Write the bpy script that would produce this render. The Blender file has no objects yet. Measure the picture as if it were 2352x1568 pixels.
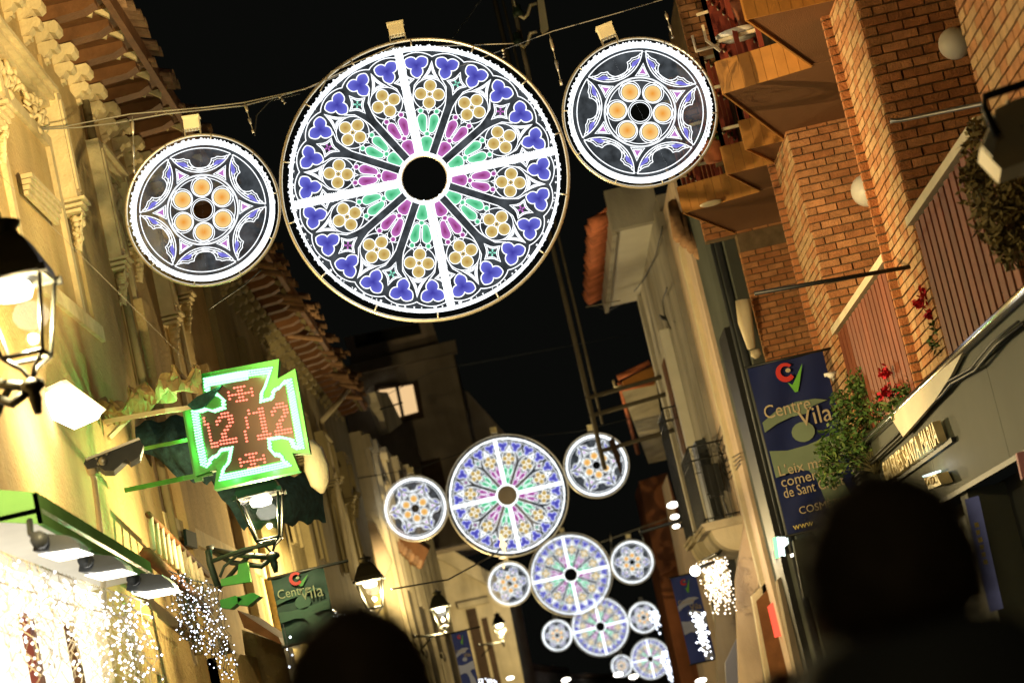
import bpy, math, random
import numpy as np
from mathutils import Vector, Matrix, noise as mnoise
random.seed(7)
R_ = math.radians
scene = bpy.context.scene
COL = scene.collection
# ------------------------------------------------------------------ camera, night sky, exposure
LENS, FPX, ROLL = 85.0, 85.0 / 36.0 * 2352.0, R_(13.0)
EYE = Vector((0, 0, 1.5))
PITCH, YAW = math.atan(878 / FPX), math.atan(75 / FPX)
FWD = Vector((math.sin(YAW) * math.cos(PITCH), math.cos(YAW) * math.cos(PITCH), math.sin(PITCH)))
RT0 = Vector((math.cos(YAW), -math.sin(YAW), 0))
UP0 = RT0.cross(FWD)
RT = RT0 * math.cos(ROLL) - UP0 * math.sin(ROLL)
UP = RT0 * math.sin(ROLL) + UP0 * math.cos(ROLL)
cam = bpy.data.objects.new('camera', bpy.data.cameras.new('camera'))
COL.objects.link(cam)
cam.matrix_world = Matrix.Translation(EYE) @ Matrix((RT, UP, -FWD)).transposed().to_4x4()
cam.data.lens, cam.data.sensor_width = LENS, 36.0
cam.data.clip_start, cam.data.clip_end = 0.1, 2000
cam.data.dof.use_dof = True
cam.data.dof.focus_distance = 21.9
cam.data.dof.aperture_fstop = 2.2
cam.data.dof.aperture_blades = 9
scene.camera = cam
w = bpy.data.worlds.new('World'); scene.world = w; w.use_nodes = True
bg = w.node_tree.nodes['Background']
bg.inputs[0].default_value = (0.9, 0.95, 0.8, 1); bg.inputs[1].default_value = 0.0032
scene.view_settings.view_transform = 'Standard'
scene.view_settings.look = 'None'
scene.view_settings.exposure = 0; scene.view_settings.gamma = 1
scene.render.engine = 'CYCLES'
cy = scene.cycles
cy.use_denoising = True
cy.max_bounces = 5; cy.diffuse_bounces = 3; cy.glossy_bounces = 2; cy.transparent_max_bounces = 24
cy.caustics_reflective = False; cy.caustics_refractive = False
cy.sample_clamp_indirect = 4
cy.use_adaptive_sampling = False

def P(x, y, X=None, Y=None, Z=None):
    """world point seen at a photo position (2352 px wide frame), on a plane X=, Y= or Z="""
    d = FWD + RT * ((x - 1176) / FPX) - UP * ((y - 784) / FPX)
    if Y is not None: t = Y / d.y
    elif X is not None: t = X / d.x
    else: t = (Z - EYE.z) / d.z
    return EYE + d * t

# ------------------------------------------------------------------ materials
def nt(name):
    m = bpy.data.materials.new(name); m.use_nodes = True
    n = m.node_tree; n.nodes.clear()
    return m, n, n.nodes.new('ShaderNodeOutputMaterial')
def mat(name, col, rough=0.7, metal=0.0, var=0.15, scale=3.0, bump=0.0, bscale=40.0, spec=0.3, stain=0.0):
    m, n, out = nt(name)
    b = n.nodes.new('ShaderNodeBsdfPrincipled')
    b.inputs['Roughness'].default_value = rough; b.inputs['Metallic'].default_value = metal
    b.inputs['Specular IOR Level'].default_value = spec
    g = n.nodes.new('ShaderNodeNewGeometry')
    t = n.nodes.new('ShaderNodeTexNoise'); t.inputs['Scale'].default_value = scale; t.inputs['Detail'].default_value = 5
    n.links.new(g.outputs['Position'], t.inputs['Vector'])
    r = n.nodes.new('ShaderNodeValToRGB')
    r.color_ramp.elements[0].position = 0.3; r.color_ramp.elements[1].position = 0.7
    lo = [max(0, c * (1 - var)) for c in col]; hi = [min(1, c * (1 + var)) for c in col]
    r.color_ramp.elements[0].color = (*lo, 1); r.color_ramp.elements[1].color = (*hi, 1)
    n.links.new(t.outputs['Fac'], r.inputs['Fac'])
    c = r.outputs['Color']
    if stain:
        t2 = n.nodes.new('ShaderNodeTexNoise'); t2.inputs['Scale'].default_value = 1.0; t2.inputs['Detail'].default_value = 6
        mp = n.nodes.new('ShaderNodeMapping'); mp.inputs['Scale'].default_value = (1.6, 1.6, 0.22)
        n.links.new(g.outputs['Position'], mp.inputs['Vector']); n.links.new(mp.outputs[0], t2.inputs['Vector'])
        rr = n.nodes.new('ShaderNodeValToRGB'); rr.color_ramp.elements[0].position = .45; rr.color_ramp.elements[1].position = .68
        n.links.new(t2.outputs['Fac'], rr.inputs['Fac'])
        mx = n.nodes.new('ShaderNodeMix'); mx.data_type = 'RGBA'; mx.blend_type = 'MULTIPLY'
        mx.inputs[0].default_value = stain
        n.links.new(rr.outputs['Color'], mx.inputs[7]); n.links.new(c, mx.inputs[6])
        iv = n.nodes.new('ShaderNodeInvert'); n.links.new(rr.outputs['Color'], iv.inputs['Color']); n.links.new(iv.outputs[0], mx.inputs[7])
        c = mx.outputs[2]
    oi = n.nodes.new('ShaderNodeObjectInfo')
    mr = n.nodes.new('ShaderNodeMapRange'); mr.inputs[3].default_value = 1 - var; mr.inputs[4].default_value = 1 + var * .6
    n.links.new(oi.outputs['Random'], mr.inputs[0])
    sc = n.nodes.new('ShaderNodeVectorMath'); sc.operation = 'SCALE'
    n.links.new(c, sc.inputs[0]); n.links.new(mr.outputs[0], sc.inputs['Scale'])
    n.links.new(sc.outputs[0], b.inputs['Base Color'])
    if bump:
        t3 = n.nodes.new('ShaderNodeTexNoise'); t3.inputs['Scale'].default_value = bscale; t3.inputs['Detail'].default_value = 4
        n.links.new(g.outputs['Position'], t3.inputs['Vector'])
        bp = n.nodes.new('ShaderNodeBump'); bp.inputs['Strength'].default_value = min(1, bump); bp.inputs['Distance'].default_value = 0.02
        n.links.new(t3.outputs['Fac'], bp.inputs['Height']); n.links.new(bp.outputs[0], b.inputs['Normal'])
    n.links.new(b.outputs[0], out.inputs[0])
    return m
def emis(name, col, s, sample=False):
    m, n, out = nt(name)
    e = n.nodes.new('ShaderNodeEmission'); e.inputs[0].default_value = (*col, 1); e.inputs[1].default_value = s
    n.links.new(e.outputs[0], out.inputs[0])
    if not sample: m.cycles.emission_sampling = 'NONE'
    return m
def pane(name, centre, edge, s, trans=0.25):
    """backlit printed film: ink colour and LED edge glow painted as one ramp, middle to rim (vertex attribute g)"""
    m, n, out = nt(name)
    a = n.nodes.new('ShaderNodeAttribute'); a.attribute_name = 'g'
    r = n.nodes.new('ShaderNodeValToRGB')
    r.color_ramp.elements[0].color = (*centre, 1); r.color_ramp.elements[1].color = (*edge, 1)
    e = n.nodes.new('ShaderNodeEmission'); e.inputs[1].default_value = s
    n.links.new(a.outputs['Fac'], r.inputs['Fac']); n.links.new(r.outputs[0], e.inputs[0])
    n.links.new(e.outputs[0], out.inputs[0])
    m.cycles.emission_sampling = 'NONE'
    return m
def glass(name, tint=(.9, .95, 1), alpha=.1, em=0.0, rough=.05):
    m, n, out = nt(name)
    t = n.nodes.new('ShaderNodeBsdfTransparent'); t.inputs[0].default_value = (*tint, 1)
    g = n.nodes.new('ShaderNodeBsdfGlossy'); g.inputs['Roughness'].default_value = rough; g.inputs[0].default_value = (.8, .8, .8, 1)
    mx = n.nodes.new('ShaderNodeMixShader'); mx.inputs[0].default_value = alpha
    n.links.new(t.outputs[0], mx.inputs[1]); n.links.new(g.outputs[0], mx.inputs[2])
    o = mx.outputs[0]
    if em:
        e = n.nodes.new('ShaderNodeEmission'); e.inputs[0].default_value = (.8, .9, 1, 1)
        geo = n.nodes.new('ShaderNodeNewGeometry'); tx = n.nodes.new('ShaderNodeTexNoise'); tx.inputs['Scale'].default_value = 9; tx.inputs['Detail'].default_value = 6
        n.links.new(geo.outputs['Position'], tx.inputs['Vector'])
        mr = n.nodes.new('ShaderNodeMapRange'); mr.inputs[1].default_value = .3; mr.inputs[2].default_value = .75; mr.inputs[3].default_value = em * .3; mr.inputs[4].default_value = em * 1.7
        n.links.new(tx.outputs['Fac'], mr.inputs[0]); n.links.new(mr.outputs[0], e.inputs[1])
        ad = n.nodes.new('ShaderNodeAddShader'); n.links.new(o, ad.inputs[0]); n.links.new(e.outputs[0], ad.inputs[1]); o = ad.outputs[0]
        m.cycles.emission_sampling = 'NONE'
    n.links.new(o, out.inputs[0])
    return m
M = dict(
 line=emis('led_lit_engraving', (.93, .97, 1), 1.7),
 led=emis('white_led_rope', (.92, .97, 1), 2.2),
 nub=emis('led_rope_bead', (.95, .98, 1), 1.5),
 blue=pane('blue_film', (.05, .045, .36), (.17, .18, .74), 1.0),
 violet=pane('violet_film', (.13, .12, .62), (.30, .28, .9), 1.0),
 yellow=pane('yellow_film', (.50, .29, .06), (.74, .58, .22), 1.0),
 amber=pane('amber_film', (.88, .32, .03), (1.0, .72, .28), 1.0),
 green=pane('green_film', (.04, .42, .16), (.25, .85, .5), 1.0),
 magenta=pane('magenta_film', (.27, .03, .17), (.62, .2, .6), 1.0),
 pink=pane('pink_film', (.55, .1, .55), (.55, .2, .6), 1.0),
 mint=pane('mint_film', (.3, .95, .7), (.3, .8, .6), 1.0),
 acrylic=glass('clear_acrylic', (.84, .86, .88), .03, em=.036),  # faint emission stands in for LED light scattered in the sheet
 alu=mat('aluminium_tube', (.55, .5, .38), .35, .7, .1),
 cable=mat('weathered_cable', (.30, .28, .22), .6, .3, .1),
 black=mat('black_paint', (.012, .013, .012), .45, 0, .2),
 dark=mat('dark_metal', (.04, .045, .05), .5, .3, .2),
 mast=mat('tarred_mast', (.10, .085, .06), .8, 0, .15),
 box=mat('transformer_housing', (.7, .63, .42), .5, 0, .1),
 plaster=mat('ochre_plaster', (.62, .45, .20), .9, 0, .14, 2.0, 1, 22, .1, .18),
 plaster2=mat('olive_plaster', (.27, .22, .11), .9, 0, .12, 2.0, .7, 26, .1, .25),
 plaster3=mat('cream_plaster', (.58, .50, .34), .9, 0, .12, 2.0, .5, 26, .1, .4),
 plasterpink=mat('pinkish_render', (.58, .45, .33), .9, 0, .12, 1.5, .5, 30, .1, .3),
 plastergrey=mat('grey_render', (.46, .43, .37), .9, 0, .12, 1.5, .5, 30, .1, .4),
 slate=mat('slate_grey_paint', (.085, .095, .08), .8, 0, .15, 1.5, .3, 30, .1, .3),
 orange=mat('terracotta_render', (.36, .13, .05), .9, 0, .15, 1.5, .4, 30, .1, .5),
 darkbld=mat('dark_grey_render', (.34, .28, .21), .9, 0, .2, 1.0, .2, 30, .1, .3),
 stone=mat('carved_cream_stone', (.74, .60, .33), .85, 0, .12, 6, .6, 30, .1, .25),
 wood=mat('brown_rafter_wood', (.17, .075, .028), .75, 0, .25, 4, .4, 20, .2),
 wooddark=mat('dark_shutter_wood', (.06, .035, .02), .7, 0, .25, 4, .3, 20, .2),
 tile=mat('weathered_roof_tile', (.34, .20, .11), .85, 0, .3, 6, .6, 20, .1),
 redtile=mat('red_roof_tile', (.55, .18, .09), .85, 0, .25, 6, .5, 20, .1),
 brick=mat('orange_brick', (.56, .26, .11), .85, 0, .22, 9, .7, 60, .15),
 brickb=mat('dark_orange_brick', (.48, .20, .08), .85, 0, .22, 9, .7, 60, .15),  # darker copy for camera-facing walls, their shade put into the colour
 brickc=mat('lit_orange_brick', (.60, .37, .18), .85, 0, .18, 9, .7, 60, .15),  # paler copy for street faces, their strong light put into the colour
 mortar=mat('grey_brown_mortar', (.15, .105, .06), .95, 0, .2, 10, .5, 60, .1),
 soffit=mat('brown_soffit_render', (.20, .10, .05), .97, 0, .03, 14, .5, 90, .02),
 tileor=mat('glazed_orange_tile', (.46, .21, .05), .65, 0, .10, 9, .1, 30, .15),
 redpaint=mat('red_painted_steel', (.26, .05, .028), .5, 0, .15),
 slat=mat('red_brown_slat', (.20, .06, .03), .6, 0, .18),
 cream=mat('cream_paint', (.68, .58, .38), .5, 0, .1),
 white=mat('white_enamel', (.75, .72, .62), .35, 0, .06),
 steel=mat('brushed_steel', (.40, .40, .38), .35, .75, .1, 2),
 steelmat=mat('satin_grey_panel', (.055, .060, .044), .6, 0, .15, 1.2, .05, 8, .12),
 chrome=mat('polished_tube', (.6, .6, .62), .18, .95, .05),
 leaf=mat('green_leaf', (.06, .13, .025), .6, 0, .4, 8),
 leaf2=mat('yellow_green_leaf', (.13, .19, .04), .6, 0, .4, 8),
 dry=mat('dried_leaf', (.11, .085, .03), .8, 0, .4, 8),
 stem=mat('plant_stem', (.09, .08, .03), .7, 0, .3),
 flower=mat('red_petal', (.62, .03, .05), .6, 0, .25),
 pot=mat('terracotta_pot', (.38, .12, .05), .8, 0, .2),
 netm=mat('teal_debris_net', (.018, .05, .05), .9, 0, .5, 14, .6, 60),
 tarp=mat('dusty_cloth', (.42, .31, .14), .9, 0, .3, 6, .7, 20),
 blue_banner=mat('navy_banner_cloth', (.002, .008, .058), .75, 0, .12),
 blue_banner2=mat('royal_blue_banner_cloth', (.03, .05, .26), .75, 0, .12),
 green_banner=mat('dark_teal_banner_cloth', (.005, .018, .015), .85, 0, .12),
 sage=mat('sage_print', (.13, .175, .11), .75, 0, .1),
 pale=mat('pale_print', (.30, .34, .55), .75, 0, .1),
 redp=mat('red_print', (.42, .025, .02), .7, 0, .05),
 greenp=mat('green_print', (.12, .36, .04), .7, 0, .05),
 creamp=mat('cream_print', (.36, .30, .19), .7, 0, .05),
 yellowp=mat('yellow_print', (.6, .5, .15), .7, 0, .05),
 letter=mat('brass_letter', (.72, .6, .32), .4, .25, .1),
 skin=mat('skin', (.45, .25, .16), .55, 0, .1),
 hair=mat('dark_hair', (.05, .035, .025), .7, 0, .3),
 hair2=mat('brown_hair', (.12, .05, .02), .6, 0, .3),
 coat=mat('dark_coat', (.045, .05, .055), .8, 0, .3),
 jeans=mat('dark_trousers', (.02, .025, .04), .8, 0, .3),
 asphalt=mat('paving_stone', (.10, .095, .085), .7, 0, .2, 3, .3, 30),
 lampglow=emis('lamp_tube_glow', (1, .97, .82), 14),
 lampglow2=emis('flood_lens_glow', (1, .93, .8), 7),
 shopglow=emis('lit_shop_interior', (1, .90, .70), 1.7, True),
 shopglow2=emis('lit_shop_wall', (1, .93, .76), 1.6),
 redglow=emis('red_lit_sign', (1, .10, .05), 1.6),
 bulb=emis('cool_white_bulb', (.82, .88, 1), 5),
 bulbw=emis('warm_white_bulb', (1, .86, .68), 4),
 ledgreen=emis('green_led', (.30, 1, .48), 3.2),
 ledred=emis('red_led', (1, .17, .11), 3.4),
 plate=mat('cross_plate', (.05, .26, .04), .5, 0, .2, 3),  # green glow of the LEDs is put into the base colour
 greenlit=mat('green_lit_fascia', (.16, .34, .11), .95, 0, .08, spec=0.0),  # green light on the fascia is put into the base colour
 darkgreen=mat('dark_green_iron', (.03, .05, .03), .5, .2, .15),
 signg=emis('green_lit_sign', (.25, 1, .35), 2.0),
 pink_poster=mat('pink_print', (.5, .22, .25), .6, 0, .1),
 platec=mat('cross_plate_centre', (.055, .024, .006), .5, 0, .25, 3),
 winglow=emis('lit_window_curtain', (.95, .62, .30), .95),
 winlamp=emis('room_lamp', (1, .9, .7), 6),
 signw=emis('white_lit_sign', (.8, 1, .92), 3),
 bluesign=emis('pale_blue_sign', (.42, .40, .60), .14),  # faint emission stands in for light falling on the sign
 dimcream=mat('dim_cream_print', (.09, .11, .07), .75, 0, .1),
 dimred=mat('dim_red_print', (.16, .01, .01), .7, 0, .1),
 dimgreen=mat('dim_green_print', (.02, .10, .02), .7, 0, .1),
 bluepanel=mat('pale_blue_panel', (.25, .27, .40), .4, 0, .08),
 lglass=glass('lantern_glass', (.97, .97, .92), .04),
 wglass=glass('window_glass', (.5, .5, .5), .35),
 gold=mat('gold_ornament', (.8, .55, .2), .3, .6, .1),
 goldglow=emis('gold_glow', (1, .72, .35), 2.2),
)

# ------------------------------------------------------------------ mesh helpers
def origin(o):
    v = Vector((0, 0, 0))
    while o: v = v + o.location; o = o.parent
    return v
def tag(o, label=None, cat=None, group=None, kind=None):
    if label: o['label'] = label
    if cat: o['category'] = cat
    if group: o['group'] = group
    if kind: o['kind'] = kind
    return o
def thing(name, label, cat, loc=(0, 0, 0), group=None):
    o = bpy.data.objects.new(name, None); o.empty_display_size = .1; COL.objects.link(o); o.location = Vector(loc)
    return tag(o, label, cat, group)
class MB:
    def __init__(s): s.v = []; s.f = []; s.m = []; s.sm = []; s.g = []
    def add(s, vs, fs, m=0, smooth=False, g=None):
        k = len(s.v); s.v += [tuple(v) for v in vs]; s.g += (g if g else [1.0] * len(vs))
        for f in fs: s.f.append(tuple(i + k for i in f)); s.m.append(m); s.sm.append(smooth)
        return s
    def box(s, x0, x1, y0, y1, z0, z1, m=0, T=None):
        vs = [Vector((x, y, z)) for x in (x0, x1) for y in (y0, y1) for z in (z0, z1)]
        if T is not None: vs = [T @ v for v in vs]
        return s.add(vs, [(0, 1, 3, 2), (4, 6, 7, 5), (0, 4, 5, 1), (2, 3, 7, 6), (0, 2, 6, 4), (1, 5, 7, 3)], m)
    def prism(s, pts, vec, m=0):
        n = len(pts); vec = Vector(vec); a = [Vector(p) for p in pts]
        return s.add(a + [p + vec for p in a], [tuple(range(n))[::-1], tuple(range(n, 2 * n))] + [(i, (i + 1) % n, n + (i + 1) % n, n + i) for i in range(n)], m)
    def tube(s, pts, r, n=6, m=0, closed=False):
        pts = [Vector(p) for p in pts]; N = len(pts); rs = r if isinstance(r, (list, tuple)) else [r] * N
        vs = []; a = None
        for i, p in enumerate(pts):
            t = (pts[(i + 1) % N] - pts[i - 1]) if closed else (pts[min(i + 1, N - 1)] - pts[max(i - 1, 0)])
            if t.length < 1e-9: t = Vector((0, 0, 1))
            t.normalize()
            if a is None: a = t.orthogonal().normalized()
            a = (a - t * a.dot(t)); a = a.normalized() if a.length > 1e-6 else t.orthogonal().normalized()
            b = t.cross(a)
            vs += [p + (a * math.cos(q) + b * math.sin(q)) * rs[i] for q in [2 * math.pi * j / n for j in range(n)]]
        fs = []
        for i in range(N if closed else N - 1):
            for j in range(n):
                fs.append((i * n + j, i * n + (j + 1) % n, ((i + 1) % N) * n + (j + 1) % n, ((i + 1) % N) * n + j))
        if not closed: fs += [tuple(range(n))[::-1], tuple(range((N - 1) * n, N * n))]
        return s.add(vs, fs, m, n > 4)
    def lathe(s, prof, o=(0, 0, 0), n=12, m=0, T=None, smooth=True):
        o = Vector(o); vs = []
        for r, z in prof:
            for j in range(n):
                q = 2 * math.pi * j / n; v = Vector((r * math.cos(q), r * math.sin(q), z))
                vs.append(o + (T @ v if T is not None else v))
        fs = [(i * n + j, i * n + (j + 1) % n, (i + 1) * n + (j + 1) % n, (i + 1) * n + j) for i in range(len(prof) - 1) for j in range(n)]
        fs += [tuple(range(n))[::-1], tuple(range((len(prof) - 1) * n, len(prof) * n))]
        return s.add(vs, fs, m, smooth)
    def ball(s, c, r, m=0, n=8, k=5, sq=(1, 1, 1)):
        prof = [(max(1e-4, math.sin(math.pi * i / k)) * r, -math.cos(math.pi * i / k) * r) for i in range(k + 1)]
        return s.lathe(prof, c, n, m, Matrix.Diagonal(sq))
    def disc(s, c, r, m=0, n=20, y=0):
        vs = [(c[0], y, c[1])] + [(c[0] + r * math.sin(2 * math.pi * j / n), y, c[1] + r * math.cos(2 * math.pi * j / n)) for j in range(n)]
        return s.add(vs, [(0, 1 + j, 1 + (j + 1) % n) for j in range(n)], m, False, [0.0] + [1.0] * n)
    def fill(s, pts, m=0, y=0, g0=0.0):
        cx = sum(p[0] for p in pts) / len(pts); cz = sum(p[1] for p in pts) / len(pts); n = len(pts)
        return s.add([(cx, y, cz)] + [(p[0], y, p[1]) for p in pts], [(0, 1 + j, 1 + (j + 1) % n) for j in range(n)], m, False, [g0] + [1.0] * n)
    def rib(s, pts, w, m=0, y=0, closed=True):
        """flat line of width w along a 2-D outline"""
        pts = [Vector(p) for p in pts]; n = len(pts); vs = []
        for i, p in enumerate(pts):
            if closed: a, b = pts[i - 1], pts[(i + 1) % n]
            else: a, b = pts[max(i - 1, 0)], pts[min(i + 1, n - 1)]
            d1, d2 = (p - a), (b - p)
            if d1.length < 1e-9: d1 = d2
            if d2.length < 1e-9: d2 = d1
            d1.normalize(); d2.normalize(); t = (d1 + d2)
            t = t.normalized() if t.length > 1e-4 else d1
            nn = Vector((-t.y, t.x)); k = min(1.8, 1 / max(.3, abs(t.dot(d1))))
            for sg in (-.5, .5):
                q = p + nn * w * sg * k; vs.append((q.x, y, q.y))
        fs = [(2 * i, 2 * ((i + 1) % n), 2 * ((i + 1) % n) + 1, 2 * i + 1) for i in range(n if closed else n - 1)]
        return s.add(vs, fs, m)
    def mesh(s, name, mats, off=Vector((0, 0, 0)), g=False):
        me = bpy.data.meshes.new(name)
        me.from_pydata([tuple(Vector(v) - off) for v in s.v], [], s.f)
        for mt in (mats if isinstance(mats, (list, tuple)) else [mats]): me.materials.append(M[mt] if isinstance(mt, str) else mt)
        me.polygons.foreach_set('material_index', s.m); me.polygons.foreach_set('use_smooth', s.sm)
        if g:
            at = me.attributes.new('g', 'FLOAT', 'POINT'); at.data.foreach_set('value', s.g)
        me.update(); return me
    def build(s, name, mats, parent=None, label=None, cat=None, group=None, kind=None, g=False):
        if parent is not None: off = origin(parent)
        else:
            a = np.array([tuple(v) for v in s.v]); off = Vector(((a[:, 0].min() + a[:, 0].max()) / 2, (a[:, 1].min() + a[:, 1].max()) / 2, a[:, 2].min()))
        o = bpy.data.objects.new(name, s.mesh(name, mats, off, g)); COL.objects.link(o)
        if parent is not None: o.parent = parent
        else: o.location = off
        return tag(o, label, cat, group, kind)
def put(name, me, parent, loc=(0, 0, 0), rot=(0, 0, 0)):
    o = bpy.data.objects.new(name, me); COL.objects.link(o); o.parent = parent; o.location = loc; o.rotation_euler = rot
    return o
def copy_tree(o, parent=None):
    c = o.copy(); COL.objects.link(c)
    if parent is not None: c.parent = parent
    for ch in list(o.children): copy_tree(ch, c)
    return c
def plamp(name, loc, power, col, parent=None, size=.06):
    l = bpy.data.lights.new(name, 'POINT'); l.energy = power; l.color = col; l.shadow_soft_size = size
    o = bpy.data.objects.new(name, l); COL.objects.link(o)
    if parent is not None: o.parent = parent; o.location = Vector(loc) - origin(parent)
    else: o.location = loc
    return o
def spot(name, loc, aim, power, col, parent=None, size=.1, ang=90, blend=.6):
    l = bpy.data.lights.new(name, 'SPOT'); l.energy = power; l.color = col; l.shadow_soft_size = size
    l.spot_size = R_(ang); l.spot_blend = blend
    o = bpy.data.objects.new(name, l); COL.objects.link(o)
    o.rotation_euler = (Vector(aim) - Vector(loc)).to_track_quat('-Z', 'Y').to_euler()
    if parent is not None: o.parent = parent; o.location = Vector(loc) - origin(parent)
    else: o.location = loc
    return o
_dg = None
def text_mesh(body, size, ext=0.0, m='creamp', align='LEFT', sx=1.0, shear=0.0, width=0.0):
    cu = bpy.data.curves.new('lettering', 'FONT'); cu.body = body; cu.size = size; cu.extrude = ext; cu.align_x = align
    cu.shear = shear; cu.resolution_u = 3; cu.offset = width
    o = bpy.data.objects.new('lettering', cu); COL.objects.link(o); bpy.context.view_layer.update()
    me = bpy.data.meshes.new_from_object(o.evaluated_get(bpy.context.evaluated_depsgraph_get()))
    bpy.data.objects.remove(o); me.materials.clear(); me.materials.append(M[m])
    if sx != 1.0:
        for v in me.vertices: v.co.x *= sx
    return me
# ------------------------------------------------------------------ ground and road
g = MB(); g.box(-150, 150, -40, 400, -.3, -.004); g.build('ground', 'asphalt', kind='structure')
g = MB(); g.prism([(-3.45, -6, 0), (3.45, -6, 0), (3.3, 60, 0), (5, 110, 0), (10, 185, 0), (4, 185, 0), (-.8, 90, 0), (-2.8, 52, 0)], (0, 0, .012)); g.build('street_paving', 'asphalt', kind='structure')
# ------------------------------------------------------------------ light wheels
def pol(a, r): a = R_(a); return (r * math.sin(a), r * math.cos(a))
def loc2(a, t, r):
    """point t across and r along the ray at angle a"""
    s, c = math.sin(R_(a)), math.cos(R_(a)); return (r * s + t * c, r * c - t * s)
def circ(c, r, n=20): return [(c[0] + r * math.sin(2 * math.pi * j / n), c[1] + r * math.cos(2 * math.pi * j / n)) for j in range(n)]
def ringbox(mb, r0, r1, y0, y1, n=96, m=0):
    vs = []
    for j in range(n):
        s, c = math.sin(2 * math.pi * j / n), math.cos(2 * math.pi * j / n)
        vs += [(r0 * s, y0, r0 * c), (r1 * s, y0, r1 * c), (r1 * s, y1, r1 * c), (r0 * s, y1, r0 * c)]
    fs = [(4 * j + k, 4 * j + (k + 1) % 4, 4 * ((j + 1) % n) + (k + 1) % 4, 4 * ((j + 1) % n) + k) for j in range(n) for k in range(4)]
    mb.add(vs, fs, m)
def annulus_panel(mb, r0, r1, y0, y1, n=72): ringbox(mb, r0, r1, y0, y1, n)
def tube_ring(mb, r, rt, y, n=96, k=8, m=0):
    mb.tube([(r * math.sin(2 * math.pi * j / n), y, r * math.cos(2 * math.pi * j / n)) for j in range(n)], rt, k, m, True)
def transformer(root, ang, R):
    x, z = pol(ang, R)
    b = MB()
    T = Matrix.Translation((x, 0, z)) @ Matrix.Rotation(R_(ang), 4, 'Y')
    b.box(-.072, .072, -.05, .07, .05, .165, 0, T); b.box(-.08, .08, -.058, .078, .155, .172, 0, T)
    o = b.build('transformer_box', 'box', None); o.parent = root; 
    q = MB(); q.box(-.078, -.066, -.03, .03, -.02, .05, 0, T); q.box(.066, .078, -.03, .03, -.02, .05, 0, T)
    for k in range(4): q.box(-.05 + k * .03, -.036 + k * .03, -.035, -.015, .028, .05, 0, T)
    p = q.build('bracket', 'alu', None); p.parent = root
def part(root, name, mb, mats, g=False):
    me = mb.mesh(name, mats, Vector((0, 0, 0)), g)
    return put(name, me, root)
def beads(mb, fn, n, r=.009):
    for i in range(n):
        x, y, z = fn((i + random.uniform(-.6, .6)) / n); a = r * random.uniform(.45, 1.15)
        mb.box(x - a, x + a, y - a * 1.5, y + a, z - a, z + a, 0, Matrix.Translation((x, y, z)) @ Matrix.Rotation(random.random() * 3, 4, 'Y') @ Matrix.Translation((-x, -y, -z)))
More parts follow.
